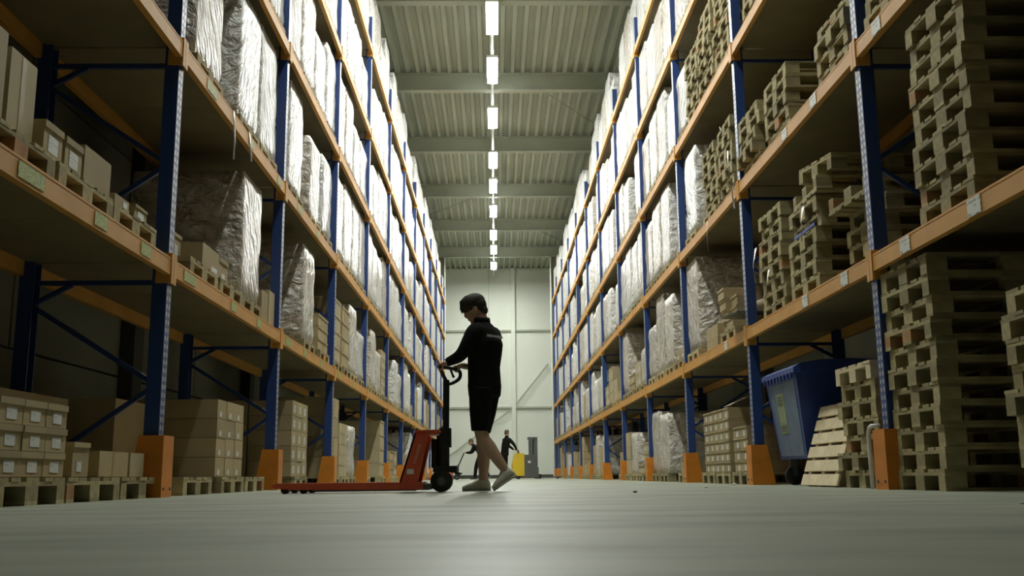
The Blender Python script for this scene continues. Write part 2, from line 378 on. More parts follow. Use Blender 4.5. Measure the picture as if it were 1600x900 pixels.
# ------------------------------------------------------------------ pallet racks
def make_rack(side):
    x0 = XL if side < 0 else XR
    out = -1 if side < 0 else 1                       # away from the aisle
    rk = empty('pallet_rack', (x0, ypost(side, 0), 0))
    nm = 'left' if side < 0 else 'right'
    tag(rk, 'tall %s pallet rack with blue uprights and orange beams along the aisle' % nm, 'rack', 'pallet racks')
    base = Vector(rk.location)
    def P(name, me, loc, parent=None, rot=(0, 0, 0)):
        p = parent or rk
        if parent is None: l = Vector(loc) - base
        else: l = Vector(loc)
        return obj(name, me, p, l, rot)
    top = 9.35
    pc = MB()                                          # open channel upright
    pc.box((0.008 * -out, 0, top / 2), (0.016, 0.11, top)); 
    for s in (-1, 1): pc.box((out * 0.047, s * 0.051, top / 2), (0.094, 0.008, top)); pc.box((out * 0.09, s * 0.036, top / 2), (0.008, 0.03, top))
    pm = pc.mesh('post', M_post)
    rear = MB()
    rear.box((0.008 * out, 0, top / 2), (0.016, 0.11, top))
    for s in (-1, 1): rear.box((-out * 0.047, s * 0.051, top / 2), (0.094, 0.008, top))
    rm = rear.mesh('post', M_blue)
    xb = x0 + out * RD
    for k in range(0, NPOST + 1):
        y = ypost(side, k)
        P('front_post', pm, (x0 + out * 0.008, y, 0)); P('rear_post', rm, (xb - out * 0.008, y, 0))
        segs = []
        for L in range(5):
            z0 = LEV[L]; H = LEV[L + 1] - z0
            xi, xo = x0 + out * 0.095, xb - out * 0.095
            segs += [((xo, y, z0 + 0.16), (xi, y, z0 + 0.78)), ((xi, y, z0 + 0.84), (xo, y, z0 + H - 0.30)), ((xo, y, z0 + H - 0.27), (xo - out * 0.27, y, z0 + H - 0.125)), ((xo, y, z0 + H - 0.115), (xi, y, z0 + H - 0.115))]
        if k <= 6:
            for a, b in segs: P('brace', MB().bar(Vector(a) - base, Vector(b) - base, 0.035, 0.03, (0, 1, 0)).mesh('brace', M_blue), base)
        else:
            m = MB()
            for a, b in segs: m.bar(Vector(a) - base, Vector(b) - base, 0.035, 0.03, (0, 1, 0))
            P('frame_bracing', m.mesh('frame_bracing', M_blue), base)
    for k in range(0, NPOST):
        ya, yb = ypost(side, k) + 0.055, ypost(side, k + 1) - 0.055; L = yb - ya; yc = (ya + yb) / 2
        for lv in range(1, 6):
            z = LEV[lv]
            key = ('beam', side, round(L, 3))
            if key not in CACHE:
                m = MB(); m.box((0, 0, 0), (0.05, L, 0.13)); m.box((0, 0, 0.055), (0.054, L, 0.012)); CACHE[key] = m.mesh('beam', M_orange)
                for q in (-1, 1):
                    cm = MB(); cm.box((0, 0, -0.015), (0.012, 0.055, 0.23)); cm.box((out * 0.058, -q * 0.027, -0.015), (0.105, 0.007, 0.23)); CACHE['conn', side, q] = cm.mesh('beam_connector', M_orange)
            b = P('beam', CACHE[key], (x0 - out * 0.005, yc, z))
            for s in (-1, 1): obj('beam_connector', CACHE['conn', side, s], b, (-out * 0.027, s * (L / 2 + 0.024), 0))
            P('rear_beam', CACHE[key], (xb + out * 0.005, yc, z))
            # three chipboard shelves side by side
            nb = 3 if k < 6 else 1; w = (L + 0.08) / nb
            dm = boxmesh('shelf_board', (RD - 0.075, w - 0.006, 0.02), M_deck)
            for i in range(nb): P('shelf_board', dm, (x0 + out * RD / 2, ya - 0.04 + w * (i + 0.5), z + 0.042))
            # stickers on the near beams
            if side < 0:
                spots = {(0, 1): (5.02, 5.95, 6.75), (1, 1): (7.75, 9.1, 10.1), (2, 1): (11.55, 12.6, 13.8), (3, 1): (15.4, 17.0), (1, 2): (8.1, 9.5, 10.8), (2, 2): (12.0, 13.3)}.get((k, lv), ())
                for q, yy in enumerate(spots):
                    lb = obj('sticker', boxmesh('sticker', (0.003, 0.30 if q == 0 else 0.20, 0.085), M_sticker), b, (0.0275, yy - yc, -0.045))
            else:
                spots = {(0, 1): (5.70, 6.72), (1, 1): (7.95, 9.0), (1, 2): (8.4, 9.3), (0, 2): (6.9,), (2, 1): (12.2,)}.get((k, lv), ())
                for q, yy in enumerate(spots):
                    lb = obj('sticker', boxmesh('sticker', (0.003, 0.17, 0.11), M_tag), b, (-0.0275, yy - yc, -0.058))
    return rk
def printed(name, paper, ink, sc):
    m, t, b = nt_new(name)
    v = coords(t, sc); n1 = node(t, 'ShaderNodeTexNoise', Scale=1.0, Detail=1.0); t.links.new(v, n1.inputs['Vector'])
    c = mixrgb(t, rampf(t, n1.outputs[0], 0.50, 0.60), paper, ink); t.links.new(c, b.inputs['Base Color']); b.inputs['Roughness'].default_value = 0.5
    return m
M_sticker = printed('yellow_green_sticker', (0.40, 0.44, 0.13), (0.24, 0.31, 0.10), (1, 45, 60))
M_tag = printed('white_tag', (0.66, 0.67, 0.62), (0.34, 0.35, 0.33), (1, 14, 40))
M_boxlabel = printed('carton_label', (0.62, 0.64, 0.62), (0.46, 0.48, 0.47), (1, 8, 60))
make_rack(-1); make_rack(1)

# bent steel guards bolted to the floor in front of the uprights
def guard(side, k):
    y = ypost(side, k); x0 = XL if side < 0 else XR; out = -1 if side < 0 else 1
    h = 0.44
    m = MB()
    # tapering front plate and two cheeks, open at the back
    y0, y1, w = -0.115, 0.115, 0.011
    t, bt = 0.125, 0.205
    for ya, yb in ((y0, y0 + w), (y1 - w, y1)):
        m.hexa([(-out * 0.045, ya, 0), (out * bt, ya, 0), (out * bt, yb, 0), (-out * 0.045, yb, 0), (-out * 0.045, ya, h), (out * t, ya, h), (out * t, yb, h), (-out * 0.045, yb, h)])
    m.box((-out * 0.050, 0, h / 2), (w, y1 - y0, h))
    o = obj('upright_guard', m.mesh('upright_guard', M_guard), None, (x0 - out * 0.012, y, 0))
    b = MB()
    for s in (-1, 1): b.cyl((-out * 0.055, s * 0.07, 0.06), (-out * 0.063, s * 0.07, 0.06), 0.012, 8)
    obj('bolts', b.mesh('bolts', M_grey), o)
    tag(o, 'orange steel guard at the foot of the %s upright of the %s rack' % (ORD[k], 'left' if side < 0 else 'right'), 'guard', 'orange upright guards')
for k in range(1, NPOST + 1):
    guard(-1, k); guard(1, k)

# ------------------------------------------------------------------ pallets
def bm_(n, s, mat): return boxmesh(n, s, mat)
PALLETS = 'loose wooden pallets'
def pallet(loc, label=None, rz=0.0, rot=None, mat=M_wood, group=PALLETS, parent=None, flip=False, skew=0.0):
    """euro pallet, 1.2 m deep into the rack and 0.8 m along the aisle; every board and block its own part"""
    e = empty('pallet', loc, rot if rot else (PI if flip else 0, 0, rz), parent)
    if label: tag(e, label, 'pallet', group)
    rnd = random.Random(hash((round(loc[0], 2), round(loc[1], 2), round(loc[2], 2))) & 0xffff)
    for y, w in ((-0.3275, 0.145), (-0.185, 0.10), (0, 0.145), (0.185, 0.10), (0.3275, 0.145)):
        obj('top_board', bm_('top_board', (1.2, w, 0.022), mat), e, (rnd.uniform(-.004, .004), y + rnd.uniform(-.006, .006), 0.122))
    for x in (-0.5275, 0, 0.5275):
        obj('cross_board', bm_('cross_board', (0.145, 0.8, 0.022), mat), e, (x, rnd.uniform(-.004, .004), 0.1))
        for y, w in ((-0.35, 0.1), (0, 0.145), (0.35, 0.1)):
            m = M_redwood if rnd.random() < 0.08 else mat
            obj('block', bm_('block', (0.145, w, 0.078), m), e, (x, y, 0.022))
    for y, w in ((-0.35, 0.1), (0, 0.145), (0.35, 0.1)):
        obj('bottom_board', bm_('bottom_board', (1.2, w, 0.022), mat), e, (0, y, 0))
    return e
def pallet_onemesh():
    m = MB()
    for y, w in ((-0.3275, 0.145), (-0.185, 0.10), (0, 0.145), (0.185, 0.10), (0.3275, 0.145)): m.box((0, y, 0.133), (1.2, w, 0.022))
    for x in (-0.5275, 0, 0.5275):
        m.box((x, 0, 0.111), (0.145, 0.8, 0.022))
        for y, w in ((-0.35, 0.1), (0, 0.145), (0.35, 0.1)): m.box((x, y, 0.061), (0.145, w, 0.078))
    for y, w in ((-0.35, 0.1), (0, 0.145), (0.35, 0.1)): m.box((0, y, 0.011), (1.2, w, 0.022))
    return m
PAL1 = pallet_onemesh().mesh('pallet', M_wood, fix=False)
def deck_z(lv): return 0.0 if lv == 0 else LEV[lv] + 0.0625
def stack_of_pallets(side, lv, yc, n, where, jit=0.02, xoff=0.0, mats=None, z0=None):
    x0 = XL if side < 0 else XR; out = -1 if side < 0 else 1
    z = deck_z(lv) if z0 is None else z0
    rnd = random.Random(int(yc * 100) + lv)
    for i in range(n):
        pallet((x0 + out * (0.62 + xoff) + rnd.uniform(-jit, jit), yc + rnd.uniform(-jit, jit), z + i * 0.1445), 'wooden pallet, %s up in stack %s' % (ORD[i + 1], where), rnd.uniform(-jit, jit) * 0.8, mat=(mats or {}).get(i, M_wood))
    return z + n * 0.1445

stack_of_pallets(1, 0, 6.90, 11, 'on the floor before the first right upright', 0.016, -0.005)
stack_of_pallets(1, 0, 5.23, 8, 'on the floor at the right picture edge', 0.03, 0.02)
stack_of_pallets(1, 1, 6.13, 10, 'on the first right shelf above the white tags', 0.022, 0.0)
stack_of_pallets(1, 1, 5.0, 7, 'on the first right shelf at the picture edge', 0.022, 0.25)
stack_of_pallets(1, 0, 8.20, 7, 'on the floor behind the first right upright', 0.055, 0.07, {6: M_freshwood})
stack_of_pallets(1, 1, 7.98, 4, 'low on the first right shelf past the upright', 0.02, 0.18)
stack_of_pallets(1, 1, 9.08, 6, 'mid-bay on the first shelf with hanging film', 0.035, 0.0)
stack_of_pallets(1, 1, 10.28, 8, 'on the first shelf by the second right upright', 0.035, 0.02)
zt = LEV[1] + 0.0625
pallet((XR + 0.66, 8.02, zt + 5 * 0.1445 + 0.004), 'upturned pallet overhanging the low stack on the first right shelf', rot=(PI, 0, 0.06), flip=True)
pallet((XR + 0.62, 8.95, zt + 7 * 0.1445 + 0.012), 'upturned pallet lying on the film-hung stack of the first right shelf', rot=(PI, 0, -0.04))
pallet((XR + 0.66, 8.80, zt + 7 * 0.1445 + 0.052), 'top pallet tilted on the upturned one, first right shelf', rot=(0.10, 0, 0.05), mat=M_wood)
stack_of_pallets(1, 2, 7.98, 4, 'on the second shelf above the first right upright', 0.03, 0.0)
stack_of_pallets(1, 2, 6.85, 6, 'on the second shelf before the first right upright', 0.03, 0.0)
stack_of_pallets(1, 2, 9.72, 5, 'mid-bay on the second shelf, second right bay', 0.025, 0.0)
stack_of_pallets(1, 2, 10.72, 5, 'on the second shelf short of the second upright', 0.05, -0.03)
stack_of_pallets(1, 2, 11.98, 7, 'on the second shelf just past the second upright', 0.04, 0.0)
stack_of_pallets(1, 2, 12.95, 7, 'on the second shelf, middle of third right bay', 0.04, 0.0)
stack_of_pallets(1, 3, 11.85, 9, 'on the third shelf just past the second upright', 0.03, 0.0)
stack_of_pallets(1, 3, 12.72, 9, 'middle of the third shelf, third right bay', 0.045, 0.0)
stack_of_pallets(1, 3, 13.60, 8, 'far part of the third shelf, third right bay', 0.05, 0.0)
stack_of_pallets(1, 3, 10.4, 5, 'on the third shelf short of the second upright', 0.03, 0.0)

# fresh pallet leaning against the stack, six broad boards towards the aisle
lean = empty('leaning_pallet', (XR + 0.045, 9.20, 0.012), (0, math.radians(18), 0))
tag(lean, 'fresh pale slatted pallet leaning beside the blue bin on the floor', 'pallet')
for i in range(6):
    obj('board', bm_('lean_board', (0.02, 1.02, 0.105), M_freshwood), lean, (0.0, random.uniform(-.008, .008), i * 0.135))
for y in (-0.38, 0.0, 0.38):
    obj('runner', bm_('lean_runner', (0.075, 0.09, 0.77), M_freshwood), lean, (0.048, y, 0.004))
for y in (-0.38, 0.0, 0.38):
    obj('back_board', bm_('lean_back', (0.018, 0.10, 0.76), M_wood), lean, (0.096, y, 0.006))

# ------------------------------------------------------------------ cartons
CARTONS = 'cardboard cartons in the racks'
NCARTON = [0]
def carton(loc, s, label, side, mat=M_card, lip=0.0, lab=None, rz=0.0, tape=False, group=CARTONS, small=False):
    """s = depth into rack, width along aisle, height; loc = centre of base"""
    NCARTON[0] += 1
    out = -1 if side < 0 else 1
    key = ('carton', tuple(round(q, 3) for q in s), mat.name)
    if key not in CACHE:
        m = MB(); d, w, h = s; g = 0.006
        m.box((0, 0, h / 2), (d, w - g, h - 0.004))
        CACHE[key] = m.mesh('carton', mat, fix=False)
    o = obj('carton', CACHE[key], None, loc, (0, 0, rz)); tag(o, label, 'carton', group)
    d, w, h = s
    if lip: obj('lid', bm_('carton_lid', (d + 0.016, w - 0.003, lip), mat), o, (0, 0, h - lip - 0.001))
    if lab: obj('paper_label', bm_('paper_label', (0.002, w * lab[0], h * lab[1]), M_boxlabel), o, (-out * (d / 2 + 0.0015), w * lab[2], h * lab[3]))
    if tape: obj('tape', bm_('tape', (0.002, 0.05, h * 0.98), M_tape), o, (-out * (d / 2 + 0.0012), 0, 0.002))
    return o
def carton_stack(side, yc, z, cols, rows, w, h, where, front=0.03, depth=0.56, deep=2, mat=M_card, lip=0.0, lab=None, tape=False, drop=(), jit=0.004):
    x0 = XL if side < 0 else XR; out = -1 if side < 0 else 1
    rnd = random.Random(int(yc * 77))
    for r in range(rows):
        for c in range(cols):
            for d in range(deep):
                if (r, c) in drop: continue
                lay = '' if deep == 1 else (', front' if d == 0 else ', back')
                lb = 'carton, %s row, %s column%s, of %s' % (ORD[r + 1], ORD[c + 1], lay, where)
                carton((x0 + out * (front + depth * (d + 0.5) + 0.004 * d) + rnd.uniform(-jit, jit), yc + (c - (cols - 1) / 2) * w, z + r * h), (depth - 0.01, w, h), lb, side, mat, lip if d == 0 else 0, lab if d == 0 else None, 0, tape and d == 0)

# left, nearest bay on the floor: three pallets side by side
for i, y in enumerate((5.33, 6.16, 6.86)):
    pallet((XL - 0.58, y if i < 2 else 6.985, 0), 'wooden pallet on the floor of the nearest left bay, %s from the picture edge' % ORD[i + 1])
carton_stack(-1, 5.40, 0.146, 3, 3, 0.265, 0.135, 'the labelled stack at the left edge', front=0.02, depth=0.54, lip=0.035, lab=(0.42, 0.45, 0.02, 0.18))
carton((XL - 0.25, 6.03, 0.146), (0.45, 0.24, 0.205), 'small carton alone between the labelled stack and the long carton', -1, lip=0.03, lab=(0.3, 0.3, -0.1, 0.15))
carton((XL - 0.34, 6.60, 0.146), (0.60, 0.50, 0.165), 'long low carton beside the first left guard', -1, tape=True)
carton((XL - 0.34, 7.02, 0.146), (0.60, 0.27, 0.165), 'pale low carton half behind the first left guard', -1, M_cardpale)
carton((XL - 0.80, 6.55, 0.146), (0.42, 1.15, 0.55), 'dark bulky carton at the back of the nearest left bay', -1)
# left, nearest bay, first shelf
z1 = deck_z(1)
for i, y in enumerate((4.95, 5.80, 6.62)):
    pallet((XL - 0.60, y, z1), 'wooden pallet on the first left shelf, %s from the picture edge' % ORD[i + 1])
zp = z1 + 0.146
carton((XL - 0.35, 4.70, zp), (0.55, 0.34, 0.52), 'tall carton at the left picture edge on the first shelf', -1, M_cardpale, tape=True)
carton((XL - 0.35, 5.06, zp), (0.55, 0.30, 0.47), 'tall carton beside the picture-edge carton on the first left shelf', -1, M_cardpale, tape=True)
carton((XL - 0.25, 5.385, zp), (0.42, 0.24, 0.20), 'labelled carton beside the tall cartons, first left shelf', -1, lip=0.04, lab=(0.5, 0.5, 0.0, 0.15))
carton((XL - 0.25, 5.66, zp), (0.42, 0.24, 0.20), 'labelled carton next to the big plain one, first left shelf', -1, lip=0.04, lab=(0.5, 0.5, 0.0, 0.15))
carton((XL - 0.28, 6.02, zp), (0.48, 0.42, 0.24), 'big plain carton on the first left shelf of the nearest bay', -1)
carton((XL - 0.16, 6.42, zp), (0.26, 0.26, 0.075), 'small flat carton with white sticker, first left shelf', -1, lab=(0.3, 0.5, 0.2, 0.2))
carton((XL - 0.16, 6.77, zp), (0.26, 0.24, 0.10), 'small carton with a lid near the first left upright', -1, lip=0.02, lab=(0.5, 0.5, 0.0, 0.1))
carton((XL - 0.78, 6.45, zp), (0.40, 1.0, 0.30), 'dark carton behind the small ones, first left shelf', -1)
# left, second bay
for i, y in enumerate((8.35, 9.45, 10.32)):
    pallet((XL - 0.60, y, 0), 'wooden pallet on the floor of the second left bay, %s one' % ORD[i + 1])
carton_stack(-1, 9.42, 0.146, 3, 4, 0.31, 0.172, 'the big floor stack past the first left guard', front=0.03, lab=(0.25, 0.28, -0.15, 0.1))
carton((XL - 0.80, 8.35, 0.146), (0.5, 0.9, 0.62), 'dark carton at the back, second left bay floor', -1)
for i, y in enumerate((8.25, 9.13)):
    pallet((XL - 0.60, y, z1), 'wooden pallet on the first shelf of the second left bay, %s one' % ORD[i + 1])
carton((XL - 0.33, 8.55, zp), (0.58, 0.52, 0.22), 'wide carton on the first shelf past the first left upright', -1, tape=False, lab=(0.35, 0.2, 0.2, 0.1))
carton((XL - 0.30, 8.98, zp), (0.5, 0.30, 0.21), 'narrow carton touching the tall wrapped load, first left shelf', -1, lip=0.04, lab=(0.35, 0.25, 0.0, 0.1))
carton((XL - 0.38, 8.05, zp), (0.36, 0.30, 0.24), 'carton half behind the first left upright, first shelf', -1, lip=0.03, lab=(0.3, 0.5, 0.1, 0.1))
carton((XL - 0.26, 10.62, zp - 0.144), (0.44, 0.30, 0.36), 'plain carton right of the tall wrapped load', -1)
carton((XL - 0.26, 10.95, zp - 0.144), (0.44, 0.28, 0.42), 'pale carton by the second left upright, first shelf', -1, M_cardpale)
# left, third bay on the floor
carton_stack(-1, 12.75, 0.146, 3, 5, 0.34, 0.185, 'tall floor stack past the second left guard', front=0.03, depth=0.54, lab=(0.3, 0.5, -0.1, 0.2))
pallet((XL - 0.60, 12.75, 0), 'wooden pallet under the tall floor stack past the second left guard')

# ------------------------------------------------------------------ stretch-wrapped loads
def wrap_mesh(w, d, h, seed, mat):
    """soft-edged block of wrapped goods: w along the aisle, d into the rack"""
    rnd = random.Random(seed); m = MB(); nz = 9; per = []
    c = 0.03
    for cx, cy, a0 in ((d / 2 - c, w / 2 - c, 0), (-d / 2 + c, w / 2 - c, 90), (-d / 2 + c, -w / 2 + c, 180), (d / 2 - c, -w / 2 + c, 270)):
        for a in (0, 45, 90):
            q = math.radians(a0 + a); per.append((cx + c * math.cos(q), cy + c * math.sin(q)))
        nx = {0: (-1, 0), 90: (0, -1), 180: (1, 0), 270: (0, 1)}[a0]
        L = (d if nx[0] else w) - 2 * c
        for t in (0.25, 0.5, 0.75): per.append((per[-1][0] if False else cx + c * math.cos(math.radians(a0 + 90)) + nx[0] * L * t, cy + c * math.sin(math.radians(a0 + 90)) + nx[1] * L * t))
    n = len(per)
    for k in range(nz + 1):
        z = h * k / nz; lean = rnd.uniform(-.004, .004)
        for i, (x, y) in enumerate(per):
            r = 1 + 0.030 * noise.noise(Vector((x * 3 + seed, y * 3, z * 4))) - (0.02 if k in (0, nz) else 0)
            m.v.append(Vector((x * r + lean, y * r, z + (0.012 * noise.noise(Vector((x * 5, y * 5, seed))) if k == nz else 0))))
    for k in range(nz):
        for i in range(n):
            j = (i + 1) % n; m.f.append([k * n + i, k * n + j, (k + 1) * n + j, (k + 1) * n + i]); m.mi.append(0)
    m.f.append([nz * n + i for i in range(n)]); m.mi.append(0); m.f.append([i for i in reversed(range(n))]); m.mi.append(0)
    me = m.mesh('wrapped_goods', mat, smooth=True)
    return me
WR = {}
def wrapped(side, lv, yc, h, label, var=0, brown=False, w=0.80, front=0.015, dz=0.0, tail=False):
    x0 = XL if side < 0 else XR; out = -1 if side < 0 else 1
    hq = round(h * 12) / 12
    key = (hq, var % 4, brown, w)
    if key not in WR: WR[key] = wrap_mesh(w, 1.14, hq - 0.144, 11 + var % 4 * 7 + int(hq * 24), M_filmbrown if brown else M_film)
    e = empty('wrapped_load', (x0 + out * (front + 0.6), yc, deck_z(lv) + dz)); tag(e, label, 'pallet load', 'stretch-wrapped pallet loads')
    obj('pallet', PAL1, e); obj('wrapped_goods', WR[key], e, (0, 0, 0.140), (0, 0, PI if var % 2 else 0))
    if tail:
        a = Vector((-out * 0.585, 0.3, 0.25)); m = MB()
        pts = [a, a + Vector((-out * 0.03, 0.03, -0.14)), a + Vector((-out * 0.05, 0.05, -0.32))]
        m.loft([(p, Vector((0, 0.03, 0)), Vector((0.002, 0, 0))) for p in pts], 6)
        obj('film_tail', m.mesh('film_tail', M_strip, smooth=True), e)
    return e
# near loads, placed one by one
wrapped(-1, 1, 9.98, 1.44, 'tall wrapped load alone on the first left shelf past the cartons', 0, True, 0.78)
wrapped(-1, 1, 13.15, 1.42, 'tall wrapped carton load mid-bay past the second left upright, first shelf', 1, True, 0.80)
carton_stack(-1, 14.25, deck_z(1) + 0.146, 3, 3, 0.26, 0.17, 'the first-shelf stack short of the third left upright', front=0.03, depth=0.55, deep=1, lip=0.03)
pallet((XL - 0.6, 14.25, deck_z(1)), 'wooden pallet under the carton stack short of the third left upright')
carton((XL - 0.45, 11.9, deck_z(1)), (0.5, 0.4, 0.55), 'carton just past the second left upright, first shelf', -1)
wrapped(-1, 2, 8.20, 1.52, 'brown wrapped load on the second left shelf, nearest one', 2, True)
wrapped(-1, 2, 9.62, 1.46, 'wrapped load on the second left shelf, second from the first upright', 1, False)
wrapped(-1, 2, 10.47, 1.50, 'wrapped load on the second left shelf, third from the first upright', 2, False)
wrapped(-1, 2, 12.02, 1.46, 'wrapped load on the second left shelf just past the second upright', 3, False)
wrapped(-1, 2, 13.35, 1.22, 'wrapped load with dark box edges, second left shelf, third bay', 0, True)
wrapped(-1, 2, 14.35, 1.30, 'wrapped load short of the third left upright, second shelf', 2)
wrapped(1, 1, 14.50, 1.46, 'brown wrapped load beside the third right upright, first shelf', 1, True, 0.80)
carton_stack(1, 13.35, deck_z(1) + 0.0005, 2, 2, 0.36, 0.17, 'the low pile before the wrapped load, first right shelf', front=0.05, depth=0.5, deep=1)
wrapped(1, 2, 14.28, 1.42, 'bright wrapped load beside the loose pallets, second right shelf', 3)
wrapped(1, 3, 14.62, 1.20, 'wrapped load beside the stacked pallets, third right shelf', 0)
carton_stack(1, 12.35, deck_z(1) + 0.146, 2, 4, 0.34, 0.14, 'the untidy heap on the first right shelf', front=0.05, depth=0.5, deep=1, lip=0.03, drop=((3, 0),), jit=0.05)
pallet((XR + 0.62, 12.3, deck_z(1)), 'wooden pallet under the untidy heap of cartons, first right shelf')
board = obj('loose_board', MB().box((0, 0, 0), (0.75, 0.5, 0.022)).mesh('loose_board', M_grey), None, (XR + 0.22, 11.55, deck_z(1) + 0.21), (0, 0, 0.15))
tag(board, 'dark loose board jutting over the beam by the second right upright', 'board')
carton((XR + 0.40, 11.60, deck_z(1)), (0.5, 0.42, 0.195), 'low carton under the jutting dark board', 1)
sack = MB().ell((0, 0, 0.10), (0.20, 0, 0), (0, 0.18, 0), (0, 0, 0.10), 16, 8).ell((0.12, 0.02, 0.12), (0.12, 0, 0), (0, 0.14, 0), (0, 0, 0.09), 14, 8)
so = obj('sack', sack.mesh('sack', M_cardpale, smooth=True), None, (XR + 0.36, 11.60, deck_z(1) + 0.225)); tag(so, 'pale slumped sack on the jutting board by the second right upright', 'sack')

# right, third bay on the floor: two labelled stacks
for i, y in enumerate((11.95, 12.85, 13.75)):
    pallet((XR + 0.60, y, 0), 'wooden pallet on the floor past the bin, %s from the second right guard' % ORD[i + 1])
carton_stack(1, 13.30, 0.146, 5, 6, 0.30, 0.135, 'the wide floor stack past the bin', front=0.03, depth=0.55, deep=1, lip=0.02, lab=(0.3, 0.5, -0.1, 0.1))
carton((XR + 0.86, 13.30, 0.146), (0.5, 1.4, 0.75), 'big plain carton behind the wide floor stack past the bin', 1)
carton_stack(1, 11.98, 0.146, 2, 4, 0.34, 0.135, 'the small floor stack by the second right guard', front=0.03, depth=0.55, deep=1, lip=0.02, lab=(0.3, 0.5, -0.1, 0.1))
fl = obj('carton_flap', MB().box((0, 0, 0), (0.30, 0.34, 0.006)).mesh('carton_flap', M_cardpale), None, (XR + 0.20, 12.75, 1.04), (0, math.radians(-24), 0)); tag(fl, 'loose pale cardboard flap lying on the wide floor stack', 'cardboard')

# ------------------------------------------------------------------ the other loads, bay by bay
IND_LOAD, IND_CARTON = 8, 5        # bays built piece by piece; farther ones are a few pixels wide
SLOT = ['nearest', 'second', 'third', 'farthest']
far = {-1: {'w': MB(), 'c': MB(), 'p': MB()}, 1: {'w': MB(), 'c': MB(), 'p': MB()}}
def add_far(mb, src, loc):
    n = len(mb.v); L = Vector(loc)
    mb.v += [p + L for p in src.v]; mb.f += [[n + i for i in f] for f in src.f]; mb.mi += src.mi
PALMB = pallet_onemesh()
skip = {(-1, 1, 1), (-1, 1, 2), (-1, 2, 2), (-1, 2, 0), (-1, 2, 1), (-1, 1, 0), (1, 1, 0), (1, 1, 1), (1, 1, 2), (1, 1, 3), (1, 2, 2), (1, 2, 3), (1, 2, 0), (1, 2, 1)}
rnd = random.Random(21)
for side in (-1, 1):
    x0 = XL if side < 0 else XR; out = -1 if side < 0 else 1; nm = 'left' if side < 0 else 'right'
    for k in range(1, NPOST):
        ya, yb = ypost(side, k) + 0.07, ypost(side, k + 1) - 0.07; nslot = 4 if yb - ya > 3.5 else int((yb - ya) / 0.9)
        for lv in range(0, 6):
            if (side, k, lv) in skip: continue
            for s in range(nslot):
                yc = ya + (yb - ya) * (s + 0.5) / nslot + rnd.uniform(-0.03, 0.03)
                place = '%s rack, %s bay, %s slot' % (nm, ORD[k + 1], SLOT[s])
                lvl = 'floor' if lv == 0 else ORD[lv] + ' shelf'
                r = rnd.random()
                if (side, lv, k) == (-1, 1, 2) and s == 0: continue
                if lv == 0: kind = 'cartons' if r < 0.62 else 'gap' if r < 0.85 else 'wrap'
                elif lv == 1: kind = 'cartons' if r < (0.42 if k < 6 else 0.25) else 'gap' if r < 0.55 and k < 6 else 'wrap'
                else: kind = 'wrap' if r < 0.95 else 'gap'
                if side > 0 and lv == 1 and k in (3, 4) and kind == 'gap': kind = 'wrap'
                if lv == 4 and side > 0 and k == 1: kind = 'gap'
                if kind == 'gap': continue
                hmax = 1.50 if lv else 1.45
                if kind == 'wrap':
                    h = hmax - rnd.choice((0, 0, 0.04, 0.08, 0.16, 0.3)) if lv < 5 else rnd.choice((1.1, 1.3, 1.45, 1.55))
                    if lv <= 1: h -= rnd.choice((0.0, 0.2, 0.4))
                    brown = rnd.random() < (0.6 if lv <= 1 else 0.22)
                    if k <= IND_LOAD:
                        wrapped(side, lv, yc, h, 'wrapped pallet load, %s, %s' % (lvl, place), rnd.randrange(4), brown, 0.80 + 0.03 * rnd.randrange(3), tail=(rnd.random() < 0.12 and k < 6))
                    else:
                        X = x0 + out * 0.615; z = deck_z(lv)
                        add_far(far[side]['p'], PALMB, (X, yc, z)); far[side]['w'].box((X, yc, z + 0.145 + (h - 0.15) / 2), (1.13, 0.78, h - 0.15))
                else:
                    cols = rnd.choice((2, 2, 3)); h = rnd.choice((0.17, 0.2, 0.25, 0.3)); rows = rnd.choice((1, 2, 3, 4, 5)); 
                    rows = max(1, min(rows, int((1.30 if lv == 0 else 1.15) / h))); w = 0.78 / cols
                    if k <= 6:
                        if k <= 2: pallet((x0 + out * 0.60, yc, deck_z(lv)), 'pallet under cartons, %s, %s' % (lvl, place))
                        else:
                            pe = empty('pallet', (x0 + out * 0.60, yc, deck_z(lv))); tag(pe, 'pallet under cartons, %s, %s' % (lvl, place), 'pallet', PALLETS); obj('pallet_boards', PAL1, pe)
                    else: add_far(far[side]['p'], PALMB, (x0 + out * 0.60, yc, deck_z(lv)))
                    if k <= IND_CARTON:
                        carton_stack(side, yc, deck_z(lv) + 0.146, cols, rows, w, h, '%s, %s' % (lvl, place), front=0.04, depth=1.0, deep=1, mat=rnd.choice((M_card, M_card, M_cardpale)), lip=rnd.choice((0, 0.03)), lab=rnd.choice((None, (0.3, 0.35, 0.1, 0.2))))
                    else:
                        for rr in range(rows):
                            for cc in range(cols): far[side]['c'].box((x0 + out * 0.55, yc + (cc - (cols - 1) / 2) * w, deck_z(lv) + 0.146 + (rr + 0.5) * h), (1.0, w - 0.012, h - 0.008))
for side in (-1, 1):
    nm = 'left' if side < 0 else 'right'
    for key, mat, name, lab, cat in (('w', M_film, 'far_wrapped_loads', 'white wrapped loads crowding the far end of the %s rack', 'pallet loads'), ('c', M_card, 'far_cartons', 'brown cartons along the far end of the %s rack', 'cartons'), ('p', M_wood, 'far_pallets', 'wooden pallets under the loads at the far end of the %s rack', 'pallets')):
        o = obj(name, far[side][key].mesh(name, mat, fix=False), kind='stuff'); tag(o, lab % nm, cat)

